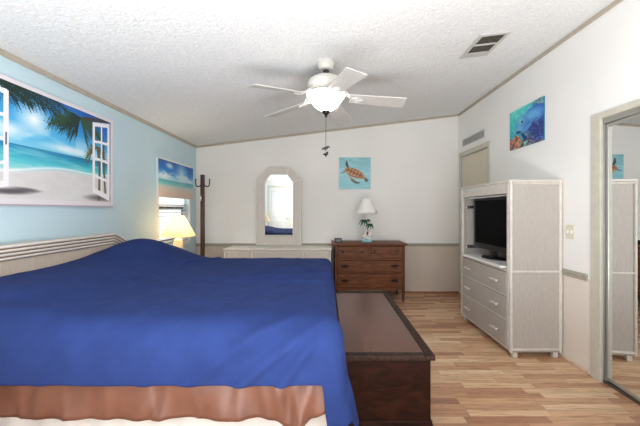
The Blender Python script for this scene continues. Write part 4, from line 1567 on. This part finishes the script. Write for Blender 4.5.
cv.mix((fbm(cv.U * 12, cv.V * 18, 3) - 0.4) * (cv.V > 0.72) * 0.4, (190, 172, 158))
print_mesh('print', cv, lambda u, v: (XL + 0.0481, SHY0 + (SHY1 - SHY0) * u, SHZ1 - (SHZ1 - SHZ0) * v), m_print, rs)

vb = thing('venetian_blind', 'white slatted venetian blind hanging below the printed shade in the window', 'blind', (XL, 4.33, WIN[3]))
bm = new()
z = 0.88
while z < 1.86:
    prism(bm, [(XL - 0.040, z + 0.012), (XL - 0.041, z + 0.0135), (XL - 0.008, z + 0.0015), (XL - 0.007, z)], 'y', WIN[0] + 0.012, WIN[1] - 0.012)
    z += 0.042
obj('slats', bm, m_white, vb)
bm = box(new(), XL - 0.045, XL - 0.004, WIN[0] + 0.008, WIN[1] - 0.008, 1.865, WIN[3], 0.003)
obj('head_rail', bm, m_white, vb)
bm = new()
for y in (4.10, 4.36, 4.62):
    tube(bm, [(XL - 0.004, y, 0.87), (XL - 0.004, y, 1.87)], 0.0015, 5)
obj('cord', bm, m_white, vb)

# ------------------------------------------------------------------ nightstands and bedside lamps


def nightstand(label, x0, x1, y0, y1):
    ns = thing('nightstand', label, 'nightstand', ((x0 + x1) / 2, (y0 + y1) / 2, 0))
    obj('body', box(new(), x0, x1 - 0.01, y0 + 0.01, y1 - 0.01, 0.04, 0.60, 0.004), m_whitewash, ns)
    obj('top', box(new(), x0, x1, y0, y1, 0.598, 0.622, 0.008), m_wash_trim, ns)
    for z0 in (0.07, 0.335):
        d_ = obj('drawer', box(new(), x1 - 0.012, x1, y0 + 0.03, y1 - 0.03, z0, z0 + 0.245, 0.004), m_whitewash, ns)
        ym = (y0 + y1) / 2
        obj('handle', tube(new(), [(x1 + 0.012, ym - 0.05, z0 + 0.12), (x1 + 0.012, ym + 0.05, z0 + 0.12)], 0.009, 8), m_wash_trim, d_, True)
    for x in (x0 + 0.02, x1 - 0.055):
        for y in (y0 + 0.02, y1 - 0.055):
            obj('foot', box(new(), x, x + 0.035, y, y + 0.035, 0, 0.042, 0.004), m_wash_trim, ns)
    return ns


nightstand('whitewashed nightstand in the corner on the far side of the bed', -1.99, -1.52, 3.55, 4.10)
nightstand('whitewashed nightstand on the near side of the bed', -1.99, -1.52, 0.78, 1.33)


def bedside_lamp(label, x, y, lit):
    lp = thing('bedside_lamp', label, 'lamp', (x, y, 0.622))
    zb = 0.622
    bm = lathe(new(), [(0.075, 0.0), (0.078, 0.015), (0.060, 0.03), (0.052, 0.06), (0.056, 0.16), (0.054, 0.28), (0.044, 0.33), (0.02, 0.345), (0.012, 0.37)], (x, y, zb), 28)
    obj('base', bm, m_tan, lp, True)
    # eight sided shade, wider along the wall
    bm = new()
    def oct_(rx, ry, z):
        return [bm.verts.new((x + sx * rx, y + sy * ry, z)) for sx, sy in
                ((1, -0.55), (1, 0.55), (0.55, 1), (-0.55, 1), (-1, 0.55), (-1, -0.55), (-0.55, -1), (0.55, -1))]
    A = oct_(0.172, 0.172, 0.988)
    B = oct_(0.058, 0.058, 1.232)
    for i in range(8):
        bm.faces.new([A[i], A[(i + 1) % 8], B[(i + 1) % 8], B[i]])
    s_ = obj('lamp_shade', bm, m_shade_warm, lp)
    md = s_.modifiers.new('thickness', 'SOLIDIFY')
    md.thickness = 0.002
    bm = new()
    tube(bm, [(x, y, zb + 0.36), (x, y, 1.245)], 0.004, 8)
    tube(bm, [(x - 0.06, y, 1.228), (x + 0.06, y, 1.228)], 0.002, 6)
    obj('shade_holder', bm, m_alu, lp, True)
    bm = new()
    ball(bm, (x, y, 1.06), 0.03, 14, (1, 1, 1.2))
    obj('bulb', bm, emit('lit bulb', (255, 222, 176), 12.0) if lit else m_white_gloss, lp, True)
    if lit:
        d = bpy.data.lights.new('bedside_bulb_light', 'POINT')
        d.energy = lit
        d.color = (1.0, 0.84, 0.62)
        d.shadow_soft_size = 0.035
        lo = bpy.data.objects.new('bedside_bulb_light', d)
        COL.objects.link(lo)
        lo.parent = lp
        lo.location = (0.0, 0.0, 1.12 - 0.622)
    return lp


bedside_lamp('lit bedside lamp with cream parchment shade in front of the window', -1.75, 3.85, 7.0)
bedside_lamp('bedside lamp with cream shade on the near nightstand, seen in the mirror', -1.74, 1.00, 0)

# ------------------------------------------------------------------ coat rack in the corner
CX, CY = -1.80, 4.74
cr = thing('coat_rack', 'tall dark wood coat rack with curved hooks in the corner', 'coat rack', (CX, CY, 0))
bm = box(new(), CX - 0.026, CX + 0.026, CY - 0.026, CY + 0.026, 0.03, 1.815, 0.006)
obj('pole', bm, m_walnut, cr)
for a in range(4):
    ca, sa = math.cos(a * PI / 2 + PI / 4), math.sin(a * PI / 2 + PI / 4)
    bm = tube(new(), [(CX + ca * 0.02, CY + sa * 0.02, 0.20), (CX + ca * 0.12, CY + sa * 0.12, 0.10), (CX + ca * 0.22, CY + sa * 0.22, 0.022)], [0.018, 0.018, 0.016], 8)
    obj('foot', bm, m_walnut, cr, True)
for k, (ca, sa) in enumerate(((1, 0), (-1, 0), (0, -1), (0, 1))):
    z0 = 1.63 if sa == 0 else 1.43
    L = 1.0 if sa == 0 else 0.6
    pts = []
    for t in np.linspace(0, 1, 9):
        r = 0.026 + 0.075 * L * math.sin(min(t * 1.25, 1) * PI / 2)
        pts.append((CX + ca * r, CY + sa * r, z0 + L * (0.03 * (1 - t) - 0.025 * math.sin(t * PI) + 0.115 * t * t)))
    bm = tube(new(), pts, [0.008] * 8 + [0.006], 8)
    ball(bm, pts[-1], 0.011, 10)
    h_ = obj('hook', bm, m_dark_metal if sa == 0 else m_chrome, cr, True)
